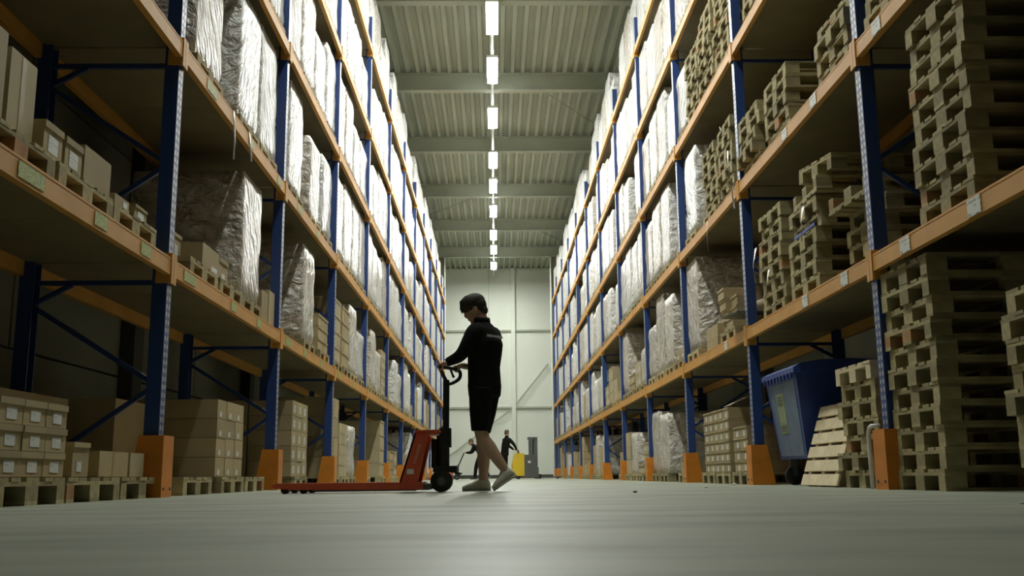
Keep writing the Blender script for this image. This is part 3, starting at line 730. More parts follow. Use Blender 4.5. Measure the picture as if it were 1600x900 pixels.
# ------------------------------------------------------------------ blue four-wheel bin
def make_bin():
    e = empty('wheeled_bin', (XR + 0.60, 10.36, 0)); tag(e, 'large blue wheeled bin with sticker under the right rack', 'bin')
    m = MB()
    zb, zt = 0.27, 1.14
    m.hexa([(-0.42, -0.46, zb), (0.42, -0.46, zb), (0.42, 0.46, zb), (-0.42, 0.46, zb), (-0.52, -0.56, zt), (0.50, -0.56, zt), (0.50, 0.56, zt), (-0.52, 0.56, zt)])
    body = obj('body', m.mesh('bin_body', M_bin), e)
    m = MB()
    def fr(y, t): return -0.42 - 0.10 * t - 0.004
    m.hexa([(fr(0, 0.04) , -0.40, zb + 0.03), (fr(0, 0.04) + 0.02, -0.40, zb + 0.03), (fr(0, .04) + 0.02, 0.40, zb + 0.03), (fr(0, .04), 0.40, zb + 0.03),
            (fr(0, .9) - 0.0, -0.46, zb + 0.78), (fr(0, .9) + 0.02, -0.46, zb + 0.78), (fr(0, .9) + 0.02, 0.46, zb + 0.78), (fr(0, .9), 0.46, zb + 0.78)])
    obj('front_panel', m.mesh('front_panel', M_binfront), body)
    m = MB(); t0, t1 = 0.30, 0.78
    x_0, x_1 = fr(0, t0) - 0.004, fr(0, t1) - 0.004; za, zb2 = zb + 0.87 * t0, zb + 0.87 * t1
    m.hexa([(x_0, -0.02, za), (x_0 + 0.01, -0.02, za), (x_0 + 0.01, 0.24, za), (x_0, 0.24, za), (x_1, -0.02, zb2), (x_1 + 0.01, -0.02, zb2), (x_1 + 0.01, 0.24, zb2), (x_1, 0.24, zb2)])
    st = obj('sticker', m.mesh('sticker', M_binlabel), body)
    m = MB()
    for q, t in enumerate((0.34, 0.37, 0.40, 0.66, 0.70, 0.74)):
        xx = fr(0, t) - 0.0065; zz = zb + 0.87 * t; m.box((xx, 0.11, zz), (0.004, 0.20 - 0.03 * (q % 2), 0.012))
    obj('sticker_print', m.mesh('sticker_print', M_print), body)
    m = MB(); m.box((0, 0, zt + 0.0), (1.10, 1.20, 0.05))
    for i in range(9): m.box((-0.545, -0.48 + i * 0.12, zt - 0.045), (0.02, 0.03, 0.06))
    obj('rim', m.mesh('rim', M_bin), e)
    rings = []
    for q in range(7):
        a = PI * q / 6; rings.append((0.55 * math.cos(PI - a), 0.025 + 0.085 * math.sin(a)))
    m = MB(); m.prism([(p, zt + z) for p, z in rings], -0.60, 0.60, 'y'); obj('lid', m.mesh('lid', M_bin), e)
    for sx in (-0.32, 0.32):
        for sy in (-0.34, 0.34):
            w = empty('caster', (sx, sy, 0), parent=e)
            obj('wheel', MB().cyl((0, -0.025, 0.10), (0, 0.025, 0.10), 0.10, 20).mesh('wheel', M_rubber), w)
            obj('fork', MB().box((0, -0.034, 0.17), (0.05, 0.008, 0.16)).box((0, 0.034, 0.17), (0.05, 0.008, 0.16)).box((0, 0, 0.255), (0.10, 0.10, 0.03)).mesh('fork', M_grey), w)
    for s in (-1, 1): obj('trunnion', MB().cyl((0, s * 0.56, zt - 0.10), (0, s * 0.64, zt - 0.10), 0.03, 12).mesh('trunnion', M_bin), e)
make_bin()

# ------------------------------------------------------------------ loose film hanging from the shelves
def film_strip(pts, w, label):
    m = MB()
    rings = []
    for i, p in enumerate(pts):
        a = 0.5 * i; rings.append((Vector(p), Vector((math.sin(a) * 0.4, math.cos(a), 0)) * w * (1 - 0.25 * i / len(pts)), Vector((0.0025, 0, 0))))
    m.loft(rings, 6)
    c = Vector(pts[0]); m.v = [v - c for v in m.v]
    o = obj('film_strip', m.mesh('film_strip', M_strip, smooth=True), None, c); tag(o, label, 'plastic film', 'loose strips of film')
film_strip([(XL + 0.034, 8.80, 3.50), (XL + 0.04, 8.80, 3.40), (XL + 0.045, 8.83, 3.22), (XL + 0.04, 8.84, 3.04)], 0.022, 'long film strip hanging off the second left beam past the first upright')
film_strip([(XL + 0.034, 9.40, 3.50), (XL + 0.045, 9.42, 3.36), (XL + 0.05, 9.45, 3.22)], 0.02, 'short film strip hanging off the second left beam')
film_strip([(XR - 0.036, 12.9, 3.47), (XR - 0.05, 12.88, 3.3), (XR - 0.05, 12.86, 3.05)], 0.016, 'thin film strip dangling from the second right beam')
film_strip([(XR - 0.040, 8.85, zt + 0.80), (XR - 0.05, 8.90, zt + 0.68), (XR - 0.04, 8.95, zt + 0.50)], 0.04, 'white film flap over the mid-bay pallets, first right shelf')
film_strip([(XR - 0.04, 10.55, zt + 0.80), (XR - 0.06, 10.62, zt + 0.62), (XR - 0.05, 10.6, zt + 0.42)], 0.045, 'film flap on the pallets short of the second right upright')
film_strip([(XR - 0.04, 10.1, zt + 0.46), (XR - 0.05, 10.15, zt + 0.34), (XR - 0.05, 10.25, zt + 0.16)], 0.04, 'film flap low on the pallets short of the second right upright')
film_strip([(XR - 0.07, 11.45, LEV[2] + 0.55), (XR - 0.08, 11.42, LEV[2] + 0.35), (XR - 0.06, 11.4, LEV[2] + 0.10), (XR - 0.05, 11.35, LEV[2] - 0.2)], 0.04, 'long film strip over the beam at the second right upright')
film_strip([(XR + 0.03, 12.2, LEV[2] + 1.078), (XR - 0.02, 12.0, LEV[2] + 1.06), (XR - 0.03, 11.75, LEV[2] + 0.85)], 0.035, 'film draped over the top of the second-shelf pallets at right')
st = obj('strap', MB().box((0, 0, 0), (0.012, 0.62, 0.03)).mesh('strap', M_bluestrap), None, (XR + 0.008, 9.0, zt + 0.60)); tag(st, 'blue strap around the mid-bay pallets of the first right shelf', 'strap')

m = MB(); m.tube([(0, 0, 0.002), (0, 0, 0.20), (0, 0, 0.41), (0, -0.012, 0.445), (0, -0.035, 0.468), (0, -0.07, 0.477), (0.02, -0.16, 0.477)], 0.017, 10)
pp = obj('bent_pipe', m.mesh('bent_pipe', M_white, smooth=True), None, (XR - 0.01, 7.73, 0)); tag(pp, 'white bent pipe standing behind the first right guard', 'pipe')

# floor litter and a worn mark
for i, (x, y, s, lab, mt) in enumerate(((1.0, 7.2, 0.018, 'dark scrap on the floor in the middle of the right half', M_black), (2.62, 11.0, 0.03, 'white scrap on the floor by the second right guard', M_white), (1.95, 9.3, 0.02, 'pale shred on the floor before the carton stacks', M_white), (2.05, 3.9, 0.012, 'tiny white crumb on the near floor at right', M_white))):
    o = obj('scrap', MB().ell((0, 0, s * 0.4), (s, 0, 0), (0, s * 0.8, 0), (0, 0, s * 0.4), 8, 4).mesh('scrap', mt), None, (x, y, 0)); tag(o, lab, 'litter')

# ------------------------------------------------------------------ people
def remeshed(mb, name, mat, vox, smooth=2):
    me = mb.mesh(name + '_raw', mat)
    o = bpy.data.objects.new(name + '_raw', me); COL.objects.link(o)
    r = o.modifiers.new('r', 'REMESH'); r.mode = 'VOXEL'; r.voxel_size = vox
    s = o.modifiers.new('s', 'SMOOTH'); s.iterations = smooth; s.factor = 0.5
    dg = bpy.context.evaluated_depsgraph_get(); dg.update()
    out = bpy.data.meshes.new_from_object(o.evaluated_get(dg)); out.name = name
    bpy.data.objects.remove(o); out.materials.clear(); out.materials.append(mat)
    out.polygons.foreach_set('use_smooth', [True] * len(out.polygons)); return out
def limb(mb, pts, rad, n=14): mb.tube(pts, rad, n, True)
def subdiv(pts, rad, k=4):
    """smooth a joint chain a little so limbs bend softly"""
    P, R = [], []
    for i in range(len(pts) - 1):
        for q in range(k):
            t = q / k; P.append(Vector(pts[i]).lerp(Vector(pts[i + 1]), t)); R.append(rad[i] * (1 - t) + rad[i + 1] * t)
    P.append(Vector(pts[-1])); R.append(rad[-1])
    for _ in range(2): P = [P[0]] + [(P[i - 1] + P[i] * 2 + P[i + 1]) / 4 for i in range(1, len(P) - 1)] + [P[-1]]
    return P, R
def head_parts(c, F, U):
    """c: head centre; F: facing; U: crown direction. returns body pieces adder"""
    F = F.normalized(); Lh = U.cross(F).normalized(); U = F.cross(Lh).normalized()
    def add(mb):
        mb.ell(c + U * 0.020 - F * 0.012, F * 0.094, Lh * 0.074, U * 0.098)
        mb.ell(c - U * 0.052 + F * 0.026, F * 0.062, Lh * 0.054, U * 0.066)
        mb.ell(c - U * 0.100 + F * 0.062, F * 0.022, Lh * 0.024, U * 0.018)          # chin
        mb.tube([c + F * 0.082 + U * 0.012, c + F * 0.100 - U * 0.026, c + F * 0.094 - U * 0.038], [0.010, 0.014, 0.012], 8, True)   # nose
        mb.ell(c + F * 0.084 - U * 0.062, F * 0.010, Lh * 0.022, U * 0.006)           # lips
        mb.ell(c + F * 0.083 - U * 0.074, F * 0.010, Lh * 0.020, U * 0.007)
        mb.ell(c + F * 0.078 + U * 0.022, F * 0.014, Lh * 0.045, U * 0.010)           # brow
        for s in (-1, 1): mb.ell(c + Lh * s * 0.076 - F * 0.012 - U * 0.012, F * 0.020, Lh * s * 0.010, U * 0.032)
    return add, F, U, Lh
def hand(mb, wrist, grip, axis, inward, upv, r=0.022, s=1.0):
    """hand closed round a bar: axis = bar direction, inward = from bar to wrist (horizontal)"""
    axis = axis.normalized(); inward = inward.normalized()
    knuck = grip + inward * 0.035 + upv * (r + 0.016)
    mb.tube([wrist, wrist.lerp(knuck, 0.55), knuck], [0.026, 0.030, 0.026], 10, True)
    for q in (-0.5, 0.5): mb.tube([wrist.lerp(knuck, 0.2), wrist.lerp(knuck, 0.5) + axis * 0.022 * q * 2, knuck + axis * 0.030 * q * 2], [0.018, 0.017, 0.013], 8, True)
    for i, (o, ln) in enumerate(((-0.034, 150), (-0.0115, 175), (0.0115, 165), (0.034, 135))):
        pts = []
        for t in range(6):
            a = math.radians(60 + (ln) * t / 5); pts.append(grip + axis * o + (inward * math.cos(a) + upv * math.sin(a)) * (r + 0.010))
        mb.tube([knuck + axis * o * 0.9] + pts, [0.011, 0.0105, 0.010, 0.010, 0.0095, 0.009, 0.0085], 8, True)
    b = wrist.lerp(knuck, 0.45) - axis * 0.02
    pts = [grip - axis * 0.030 + (inward * math.cos(a) + upv * math.sin(a)) * (r + 0.011) for a in (math.radians(10), math.radians(-35), math.radians(-75))]
    mb.tube([b] + pts, [0.013, 0.012, 0.011, 0.0095], 8, True)
def shoe(mb, sole, heel, toe, Yw=0.045, rise=0.07, U=Vector((0, 0, 1))):
    """heel and toe points on the sole"""
    d = (toe - heel).normalized(); s = d.cross(U).normalized(); u = s.cross(d)
    L = (toe - heel).length
    prof = [(-0.03, 0.026, 0.045), (0.06, 0.038, 0.095), (0.28, 0.042, 0.105), (0.45, 0.044, 0.082), (0.65, 0.050, 0.058), (0.85, 0.047, 0.044), (0.98, 0.028, 0.026)]
    rings = [(heel + d * L * t + u * (hh * 0.5 + 0.006), s * w, u * hh * 0.56) for t, w, hh in prof]
    mb.loft(rings, 16)
    rings = [(heel + d * L * t + u * 0.006, s * (w + 0.004), u * 0.012) for t, w, hh in prof]
    sole.loft(rings, 16)
def make_person(name, J, F, Fh, Uh, vox, label, hair_mat, bars, fringe=False, group=None, long_trousers=False, shoes=M_shoe, backprint=True, skin_legs=True):
    """J: joints in world space"""
    V = lambda k: Vector(J[k])
    F = F.normalized(); R = Vector((F.y, -F.x, 0)); U = Vector((0, 0, 1))
    base = Vector((J['hip'][0], J['hip'][1], 0))
    e = empty(name, base); tag(e, label, 'person', group)
    add_head, FH, UH, LH = head_parts(V('head'), Fh, Uh)
    def place(nm, me, parent=e):
        o = obj(nm, me, parent); me.transform(Matrix.Translation(-base)); return o
    body = MB(); add_head(body)
    body.tube([V('neck') - U * 0.04, V('neck') + U * 0.02, V('head') - UH * 0.04 - FH * 0.02], [0.062, 0.055, 0.054], 14, True)
    spine = [('hip', 0.145, 0.105), ('waist', 0.130, 0.095), ('chest', 0.155, 0.110), ('shoul', 0.150, 0.085)]
    body.loft([(V(k), R * (a - 0.015), F * (b - 0.012)) for k, a, b in spine], 18)
    for s in 'lr':
        P, Rr = subdiv([V('sh_' + s), V('el_' + s), V('wr_' + s)], [0.050, 0.038, 0.026]); limb(body, P, Rr)
        P, Rr = subdiv([V('th_' + s), V('kn_' + s), V('kn_' + s).lerp(V('an_' + s), 0.3) - J['calf_' + s] * 0.012, V('an_' + s)], [0.078, 0.056, 0.060, 0.037]); limb(body, P, Rr)
        limb(body, [V('an_' + s), V('heel_' + s).lerp(V('toe_' + s), 0.25) + U * 0.035, V('heel_' + s).lerp(V('toe_' + s), 0.6) + U * 0.03], [0.036, 0.034, 0.025])
        g, ax, inn = bars[s]; hand(body, V('wr_' + s), Vector(g), Vector(ax), Vector(inn), U, 0.016)
    place('body', remeshed(body, 'body', M_skin, vox, 1))
    # sweatshirt with sleeves and collar
    sw = MB()
    sw.loft([(V('hip') + U * 0.02, R * 0.166, F * 0.128), (V('waist'), R * 0.160, F * 0.126), (V('waist').lerp(V('chest'), 0.5) - F * 0.006, R * 0.172, F * 0.132), (V('chest') - F * 0.008, R * 0.185, F * 0.136), (V('shoul') - F * 0.005, R * 0.165, F * 0.100), (V('shoul') + U * 0.055, R * 0.085, F * 0.072), (V('neck') + U * 0.0, R * 0.066, F * 0.066)], 22)
    for s in 'lr':
        P, Rr = subdiv([V('shoul').lerp(V('sh_' + s), 0.75), V('sh_' + s) - U * 0.02, V('el_' + s), V('el_' + s).lerp(V('wr_' + s), 0.9)], [0.072, 0.072, 0.056, 0.040]); limb(sw, P, Rr)
    swo = place('sweatshirt', remeshed(sw, 'sweatshirt', M_fabric, vox * 1.2, 3))
    cl = MB(); cl.loft([(V('neck') - U * 0.015, R * 0.076, F * 0.076), (V('neck') + U * 0.035, R * 0.068, F * 0.070)], 20); place('collar', cl.mesh('collar', M_fabric, smooth=True), swo)
    # shorts or trousers
    so_ = MB()
    so_.loft([(V('hip') + U * 0.10, R * 0.158, F * 0.118), (V('hip'), R * 0.172, F * 0.130), (V('hip') - U * 0.09, R * 0.160, F * 0.125)], 20)
    for s in 'lr':
        if long_trousers: P, Rr = subdiv([V('th_' + s), V('kn_' + s), V('an_' + s)], [0.100, 0.075, 0.058])
        else: P, Rr = subdiv([V('th_' + s), V('th_' + s).lerp(V('kn_' + s), 0.5), V('kn_' + s) + U * 0.035], [0.105, 0.094, 0.074])
        so_.tube(P, Rr, 16, False)
    place('trousers' if long_trousers else 'shorts', remeshed(so_, 'shorts', M_fabric, vox * 1.2, 2))
    for s in 'lr':
        a, b = MB(), MB(); shoe(a, b, V('heel_' + s), V('toe_' + s), U=J.get('up_' + s, U))
        so2 = place('shoe', a.mesh('shoe', shoes, smooth=True)); place('sole', b.mesh('sole', M_sole, smooth=True), so2)
    # hair at the back and sides
    h = MB(); h.ell(V('head') + UH * 0.035 - FH * 0.022, FH * 0.094, LH * 0.081, UH * 0.092, 18, 10); h.ell(V('head') - UH * 0.020 - FH * 0.050, FH * 0.052, LH * 0.072, UH * 0.058, 16, 8)
    if not fringe: place('hair', h.mesh('hair', hair_mat, smooth=True))
    if fringe:
        # full head of hair: crown, swept fringe over the brow, sides above the ear, nape
        c = MB(); hc = V('head')
        c.ell(hc + UH * 0.050 - FH * 0.008, FH * 0.112, LH * 0.098, UH * 0.088, 22, 10)
        c.ell(hc + UH * 0.020 - FH * 0.050, FH * 0.068, LH * 0.086, UH * 0.080, 20, 8)
        c.ell(hc - UH * 0.040 - FH * 0.066, FH * 0.042, LH * 0.066, UH * 0.048, 16, 8)
        for q, a in ((-0.05, 0.112), (-0.02, 0.122), (0.012, 0.120), (0.045, 0.110)):
            c.tube([hc + UH * 0.105 + FH * 0.02 + LH * q * 0.8, hc + UH * 0.085 + FH * 0.075 + LH * q, hc + UH * 0.048 + FH * (a - 0.014) + LH * q, hc + UH * 0.010 + FH * (a - 0.004) + LH * q], [0.030, 0.027, 0.015, 0.005], 10, True)
        place('hair', remeshed(c, 'hair', hair_mat, 0.007, 2))
    for s in (-1, 1):
        ey = V('head') + FH * 0.080 + LH * s * 0.032 + UH * 0.004
        place('eye', MB().ell(ey, FH * 0.010, LH * 0.012, UH * 0.008, 10, 6).mesh('eye', M_black, smooth=True))
    return e, F, R, swo, base

Yw = 8.5
J = dict(hip=(-0.085, Yw, 0.89), waist=(-0.090, Yw, 1.05), chest=(-0.085, Yw, 1.25), shoul=(-0.090, Yw, 1.365), neck=(-0.105, Yw + 0.01, 1.442), head=(-0.170, Yw + 0.03, 1.565),
         sh_l=(-0.175, Yw - 0.150, 1.350), el_l=(-0.275, Yw - 0.175, 1.130), wr_l=(-0.405, Yw - 0.085, 1.083),
         sh_r=(0.005, Yw + 0.155, 1.350), el_r=(-0.100, Yw + 0.235, 1.110), wr_r=(-0.225, Yw + 0.165, 1.072),
         th_l=(-0.115, Yw - 0.080, 0.86), kn_l=(-0.125, Yw - 0.085, 0.465), an_l=(0.085, Yw - 0.070, 0.175), heel_l=Vector((0.172, Yw - 0.065, 0.128)), toe_l=Vector((-0.015, Yw - 0.075, 0.004)),
         th_r=(-0.055, Yw + 0.080, 0.86), kn_r=(-0.110, Yw + 0.085, 0.465), an_r=(-0.100, Yw + 0.085, 0.095), heel_r=Vector((-0.045, Yw + 0.085, 0.008)), toe_r=Vector((-0.285, Yw + 0.090, 0.008)),
         calf_l=Vector((-1, 0, 0.8)), calf_r=Vector((-1, 0, 0)), up_l=Vector((-0.5, 0, 0.85)))
HD = Vector((0.55, 0.835, 0)).normalized(); HIN = Vector((0.835, -0.55, 0)).normalized()
HC = Vector((-0.385, Yw + 0.0, 1.045))
gl = HC - HD * 0.105; gr = HC + HD * 0.120
e, F, R, swo, wbase = make_person('person', J, Vector((-0.80, 0.60, 0)), Vector((-0.90, 0.14, -0.40)), Vector((-0.36, 0.06, 0.93)), 0.0065,
    'person in black sweatshirt and black shorts pushing the red pallet truck', M_hair, {'l': (gl, HD, HIN), 'r': (gr, HD, HIN)}, fringe=True)
# small light print across the shoulder blades, too small to read
m = MB(); rr = random.Random(3)
q = -0.120
while q < 0.068:
    w = rr.choice((0.006, 0.009, 0.012)); c = Vector(J['chest']) + Vector((0, 0, 0.052)) + R * q - F * (0.143 - 1.3 * q * q)
    nrm = (-F + R * q * 2.4).normalized(); t = Vector((0, 0, 1)).cross(nrm).normalized()
    Rm = Matrix((t, nrm, t.cross(nrm))).transposed()
    m.box(c, (w, 0.012, rr.choice((0.016, 0.019, 0.022))), Rm); q += w + 0.005
m.v = [v - wbase for v in m.v]
obj('back_print', m.mesh('back_print', M_backprint), swo)

# ------------------------------------------------------------------ red hand pallet truck
def pallet_truck(name, loc, rz, label, tiller_pts=None):
    e = empty(name, loc, (0, 0, rz)); tag(e, label, 'pallet truck', 'hand pallet trucks')
    for s in (-1, 1):
        m = MB(); y = s * 0.19; w = 0.075
        m.prism([(-1.36, 0.052), (-1.335, 0.045), (-1.20, 0.032), (-0.14, 0.024), (-0.14, 0.085), (-1.33, 0.085), (-1.38, 0.066)], y - w, y + w, 'y')
        fk = obj('fork', m.mesh('fork', M_red), e)
        for x, rr_ in ((-1.27, 0.032), (-1.12, 0.032)):
            obj('load_roller', MB().cyl((x, y - 0.04, rr_), (x, y + 0.04, rr_), rr_, 16).mesh('load_roller', M_rubber), fk)
        obj('push_rod', MB().bar((-1.05, y, 0.022), (-0.2, y, 0.022), 0.05, 0.014).mesh('push_rod', M_grey), fk)
    # slanted front frame: tapered plates with a top cap
    m = MB()
    for s in (-1, 1):
        m.prism([(-0.335, 0.085), (-0.185, 0.085), (-0.105, 0.44), (-0.105, 0.475), (-0.215, 0.475)], s * 0.235 - 0.012, s * 0.235 + 0.012, 'y')
    m.hexa([(-0.335, -0.247, 0.085), (-0.32, -0.247, 0.085), (-0.32, 0.247, 0.085), (-0.335, 0.247, 0.085), (-0.215, -0.247, 0.475), (-0.20, -0.247, 0.475), (-0.20, 0.247, 0.475), (-0.215, 0.247, 0.475)])
    fr_ = obj('frame', m.mesh('frame', M_red), e)
    m = MB(); m.prism([(-0.225, 0.470), (-0.05, 0.470), (0.0, 0.492), (-0.01, 0.512), (-0.205, 0.508)], -0.20, 0.20, 'y'); obj('frame_cap', m.mesh('frame_cap', M_red), fr_)
    m = MB(); m.box((-0.245, -0.249, 0.17), (0.055, 0.004, 0.04)); obj('badge', m.mesh('badge', M_white), fr_)
    m = MB(); rr2 = random.Random(4)
    for i in range(9):
        z = 0.24 + i * 0.018; xx = -0.222 + (z - 0.2) * 0.28; m.box((xx, -0.2475, z), (0.018 + 0.008 * rr2.random(), 0.003, 0.010))
    obj('lettering', m.mesh('lettering', M_badge), fr_)
    # pump, axle and steering wheels
    m = MB(); m.cyl((0.01, 0, 0.15), (0.01, 0, 0.47), 0.055, 16); m.box((0.03, 0, 0.19), (0.20, 0.16, 0.05)); m.cyl((-0.06, 0, 0.2), (-0.06, 0, 0.44), 0.03, 12)
    pu = obj('pump', m.mesh('pump', M_black), e)
    obj('pump_rod', MB().cyl((0.01, 0, 0.46), (0.01, 0, 0.55), 0.018, 12).mesh('pump_rod', M_chrome), pu)
    obj('pedal', MB().bar((0.06, 0.03, 0.17), (0.17, 0.03, 0.15), 0.05, 0.012).mesh('pedal', M_black), pu)
    obj('wheel_bracket', MB().prism([(-0.06, 0.08), (0.04, 0.08), (0.05, 0.17), (-0.05, 0.17)], -0.05, 0.05, 'y').mesh('wheel_bracket', M_red), e)
    for s in (-1, 1):
        w = obj('steer_wheel', MB().cyl((0.0, s * 0.065, 0.09), (0.0, s * 0.115, 0.09), 0.09, 24).mesh('steer_wheel', M_rubber), e)
        obj('hub', MB().cyl((0.0, s * 0.115, 0.09), (0.0, s * 0.122, 0.09), 0.035, 16).mesh('hub', M_grey), w)
        obj('foot_guard', MB().prism([(-0.16, 0.02), (-0.09, 0.02), (-0.07, 0.065), (-0.14, 0.075)], s * 0.20 - 0.04, s * 0.20 + 0.04, 'y').mesh('foot_guard', M_grey), e)
    return e
M_badge = plain('worn_print', (0.55, 0.34, 0.26), 0.5, 0.15, 10)
JX = -0.45
tr = pallet_truck('pallet_truck', (JX, Yw, 0), 0.0, 'red hand pallet truck with black tiller pushed by the person in shorts')
# tiller: stem and closed loop handle, turned a little to the side
base = Vector((JX, Yw, 0))
m = MB(); m.bar(Vector((-0.415, Yw, 0.40)) - base, Vector((-0.412, Yw, 0.94)) - base, 0.075, 0.050, (1, 0, 0)); m.box(Vector((-0.42, Yw, 0.45)) - base, (0.10, 0.11, 0.16))
ti = obj('tiller', m.mesh('tiller', M_black), tr)
B0 = Vector((-0.410, Yw, 0.925)); loop = [B0, B0 - HD * 0.045 + up * 0.045, HC - HD * 0.135 - up * 0.025, HC - HD * 0.115 , HC, HC + HD * 0.130, HC + HD * 0.165 - up * 0.035, HC + HD * 0.15 - up * 0.085, B0 + HD * 0.07 - up * 0.01, B0 - up * 0.02]
P_, R_ = subdiv(loop, [0.016] * len(loop), 3)
obj('handle_loop', MB().tube([p - base for p in P_], R_, 10).mesh('handle_loop', M_black, smooth=True), ti)
obj('release_lever', MB().tube([HC + HD * 0.01 - up * 0.005 - base, HC + HD * 0.04 - up * 0.05 - base, HC + HD * 0.06 - up * 0.075 - base], [0.010, 0.010, 0.012], 8).mesh('release_lever', M_black), ti)

# ------------------------------------------------------------------ far end of the aisle: two people, stacker, second truck
Yf = 37.0
J = dict(hip=(0.36, Yf, 0.95), waist=(0.37, Yf, 1.10), chest=(0.42, Yf, 1.33), shoul=(0.43, Yf, 1.46), neck=(0.44, Yf, 1.55), head=(0.45, Yf, 1.69),
         sh_l=(0.33, Yf + 0.16, 1.44), el_l=(0.52, Yf + 0.24, 1.22), wr_l=(0.70, Yf + 0.16, 1.08), sh_r=(0.56, Yf - 0.14, 1.44), el_r=(0.72, Yf - 0.20, 1.24), wr_r=(0.80, Yf - 0.12, 1.06),
         th_l=(0.34, Yf + 0.08, 0.92), kn_l=(0.33, Yf + 0.09, 0.50), an_l=(0.26, Yf + 0.09, 0.10), heel_l=Vector((0.20, Yf + 0.09, 0.008)), toe_l=Vector((0.45, Yf + 0.09, 0.008)),
         th_r=(0.38, Yf - 0.08, 0.92), kn_r=(0.40, Yf - 0.09, 0.50), an_r=(0.30, Yf - 0.09, 0.10), heel_r=Vector((0.24, Yf - 0.09, 0.008)), toe_r=Vector((0.49, Yf - 0.09, 0.008)), calf_l=Vector((1, 0, 0)), calf_r=Vector((1, 0, 0)))
make_person('person', J, Vector((0.75, 0.66, 0)), Vector((0.7, 0.6, -0.25)), Vector((0.2, 0.1, 0.96)), 0.014, 'distant person in black steering the yellow stacker truck', M_fairhair,
            {'l': ((0.80, Yf + 0.12, 1.05), (0, 1, 0), (-1, 0, 0)), 'r': ((0.90, Yf - 0.10, 1.02), (0, 1, 0), (-1, 0, 0))}, long_trousers=True, shoes=M_black)
x = -0.72
J = dict(hip=(x + 0.20, Yf, 0.90), waist=(x + 0.15, Yf, 1.02), chest=(x + 0.03, Yf, 1.15), shoul=(x - 0.04, Yf, 1.22), neck=(x - 0.09, Yf, 1.27), head=(x - 0.17, Yf, 1.37),
         sh_l=(x - 0.05, Yf - 0.17, 1.20), el_l=(x - 0.16, Yf - 0.2, 0.98), wr_l=(x - 0.34, Yf - 0.10, 0.98), sh_r=(x - 0.02, Yf + 0.17, 1.20), el_r=(x - 0.13, Yf + 0.2, 0.98), wr_r=(x - 0.34, Yf + 0.1, 0.98),
         th_l=(x + 0.18, Yf - 0.08, 0.87), kn_l=(x + 0.02, Yf - 0.09, 0.48), an_l=(x - 0.02, Yf - 0.09, 0.10), heel_l=Vector((x + 0.04, Yf - 0.09, 0.008)), toe_l=Vector((x - 0.21, Yf - 0.09, 0.008)),
         th_r=(x + 0.22, Yf + 0.08, 0.87), kn_r=(x + 0.28, Yf + 0.09, 0.50), an_r=(x + 0.48, Yf + 0.09, 0.14), heel_r=Vector((x + 0.55, Yf + 0.09, 0.10)), toe_r=Vector((x + 0.36, Yf + 0.09, 0.006)), calf_l=Vector((-1, 0, 0)), calf_r=Vector((-1, 0, 0)))
make_person('person', J, Vector((-1, 0.05, 0)), Vector((-0.9, 0, -0.35)), Vector((-0.35, 0, 0.93)), 0.014, 'distant person in black stooping over the far pallet truck', M_fairhair,
            {'l': ((x - 0.43, Yf - 0.09, 0.96), (0, 1, 0), (1, 0, 0)), 'r': ((x - 0.43, Yf + 0.09, 0.96), (0, 1, 0), (1, 0, 0))}, long_trousers=True, shoes=M_black)
ft = pallet_truck('pallet_truck', (x - 0.68, Yf, 0), 0.0, 'distant red pallet truck at the left rack, tiller slanting up')
m = MB(); m.tube([(0.02, 0, 0.42), (0.10, 0, 0.62), (0.25, 0, 0.945)], 0.022, 8); m.cyl((0.25, -0.14, 0.955), (0.25, 0.14, 0.955), 0.016, 8); obj('tiller', m.mesh('tiller', M_black), ft)

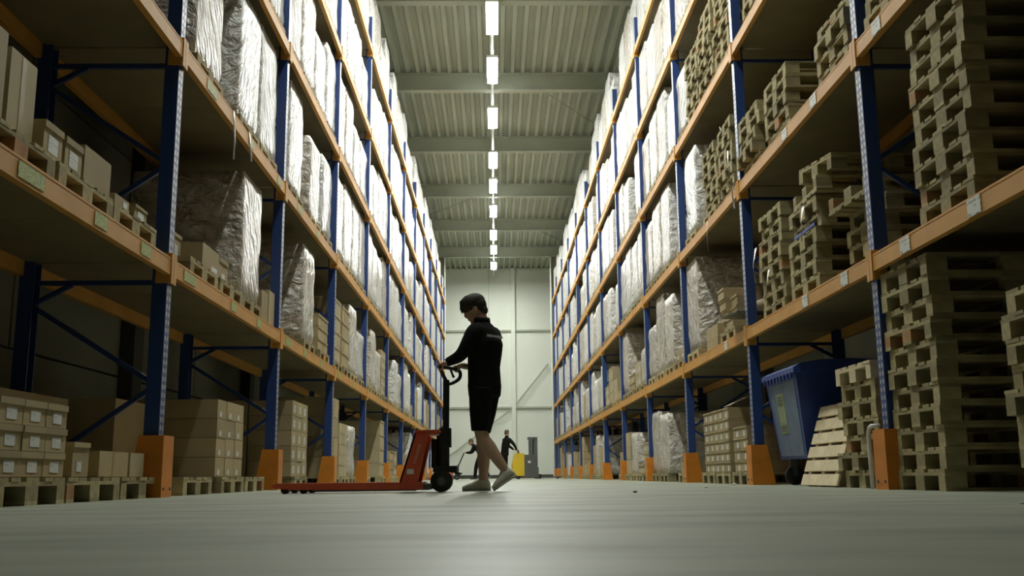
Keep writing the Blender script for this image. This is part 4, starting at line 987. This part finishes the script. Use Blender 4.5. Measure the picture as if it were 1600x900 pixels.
def stacker():
    e = empty('stacker_truck', (1.05, Yf - 0.05, 0)); tag(e, 'yellow and black electric stacker truck far down the aisle', 'stacker truck')
    m = MB(); m.prism([(-0.42, 0.12), (0.02, 0.12), (0.02, 0.93), (-0.34, 0.93), (-0.42, 0.60)], -0.38, 0.38, 'y'); hood = obj('hood', m.mesh('hood', M_yellow), e)
    for i in range(4): obj('vent', MB().box((-0.425 + 0.0, -0.2 + i * 0.13, 0.45), (0.012, 0.05, 0.22)).mesh('vent', M_black), hood)
    m = MB(); m.prism([(0.02, 0.06), (0.54, 0.06), (0.54, 0.42), (0.44, 0.46), (0.44, 0.88), (0.02, 0.88)], -0.39, 0.39, 'y'); obj('chassis', m.mesh('chassis', M_grey), e)
    obj('panel_plate', MB().box((0.20, -0.395, 0.62), (0.10, 0.006, 0.08)).mesh('panel_plate', M_white), e)
    ms = empty('mast', (0.38, 0, 0), parent=e)
    for s in (-1, 1): obj('mast_rail', MB().box((-0.12, s * 0.30, 0.79), (0.12, 0.07, 1.42)).box((0.06, s * 0.27, 0.76), (0.14, 0.06, 1.36)).mesh('mast_rail', M_grey), ms)
    obj('mast_cross', MB().box((-0.05, 0, 1.48), (0.36, 0.66, 0.07)).mesh('mast_cross', M_grey), ms); obj('mast_guard', MB().box((-0.02, 0, 0.8), (0.03, 0.52, 1.28)).mesh('mast_guard', M_black), ms)
    obj('lift_cylinder', MB().cyl((0.03, 0, 0.1), (0.03, 0, 1.42), 0.035, 12).mesh('lift_cylinder', M_chrome), ms)
    for s in (-1, 1):
        obj('fork', MB().box((0.90, s * 0.19, 0.07), (0.95, 0.15, 0.05)).mesh('fork', M_grey), e); obj('straddle_leg', MB().box((0.52, s * 0.32, 0.10), (0.22, 0.09, 0.16)).mesh('straddle_leg', M_black), e)
        obj('wheel', MB().cyl((-0.2, s * 0.33 - 0.04, 0.085), (-0.2, s * 0.33 + 0.04, 0.085), 0.085, 16).mesh('wheel', M_rubber), e)
        obj('roller', MB().cyl((1.25, s * 0.19 - 0.05, 0.05), (1.25, s * 0.19 + 0.05, 0.05), 0.045, 12).mesh('roller', M_rubber), e)
    t = obj('tiller', MB().tube([(-0.16, 0, 0.9), (-0.20, 0, 1.0), (-0.17, 0, 1.03)], 0.03, 8).mesh('tiller', M_black), e)
    obj('handle_bar', MB().cyl((-0.20, -0.2, 1.04), (-0.20, 0.26, 1.04), 0.018, 10).mesh('handle_bar', M_black), t)
stacker()
print('cartons', NCARTON[0], 'objects', len(bpy.data.objects), 'loads', sum(1 for o in bpy.data.objects if o.name.startswith('wrapped_load')))
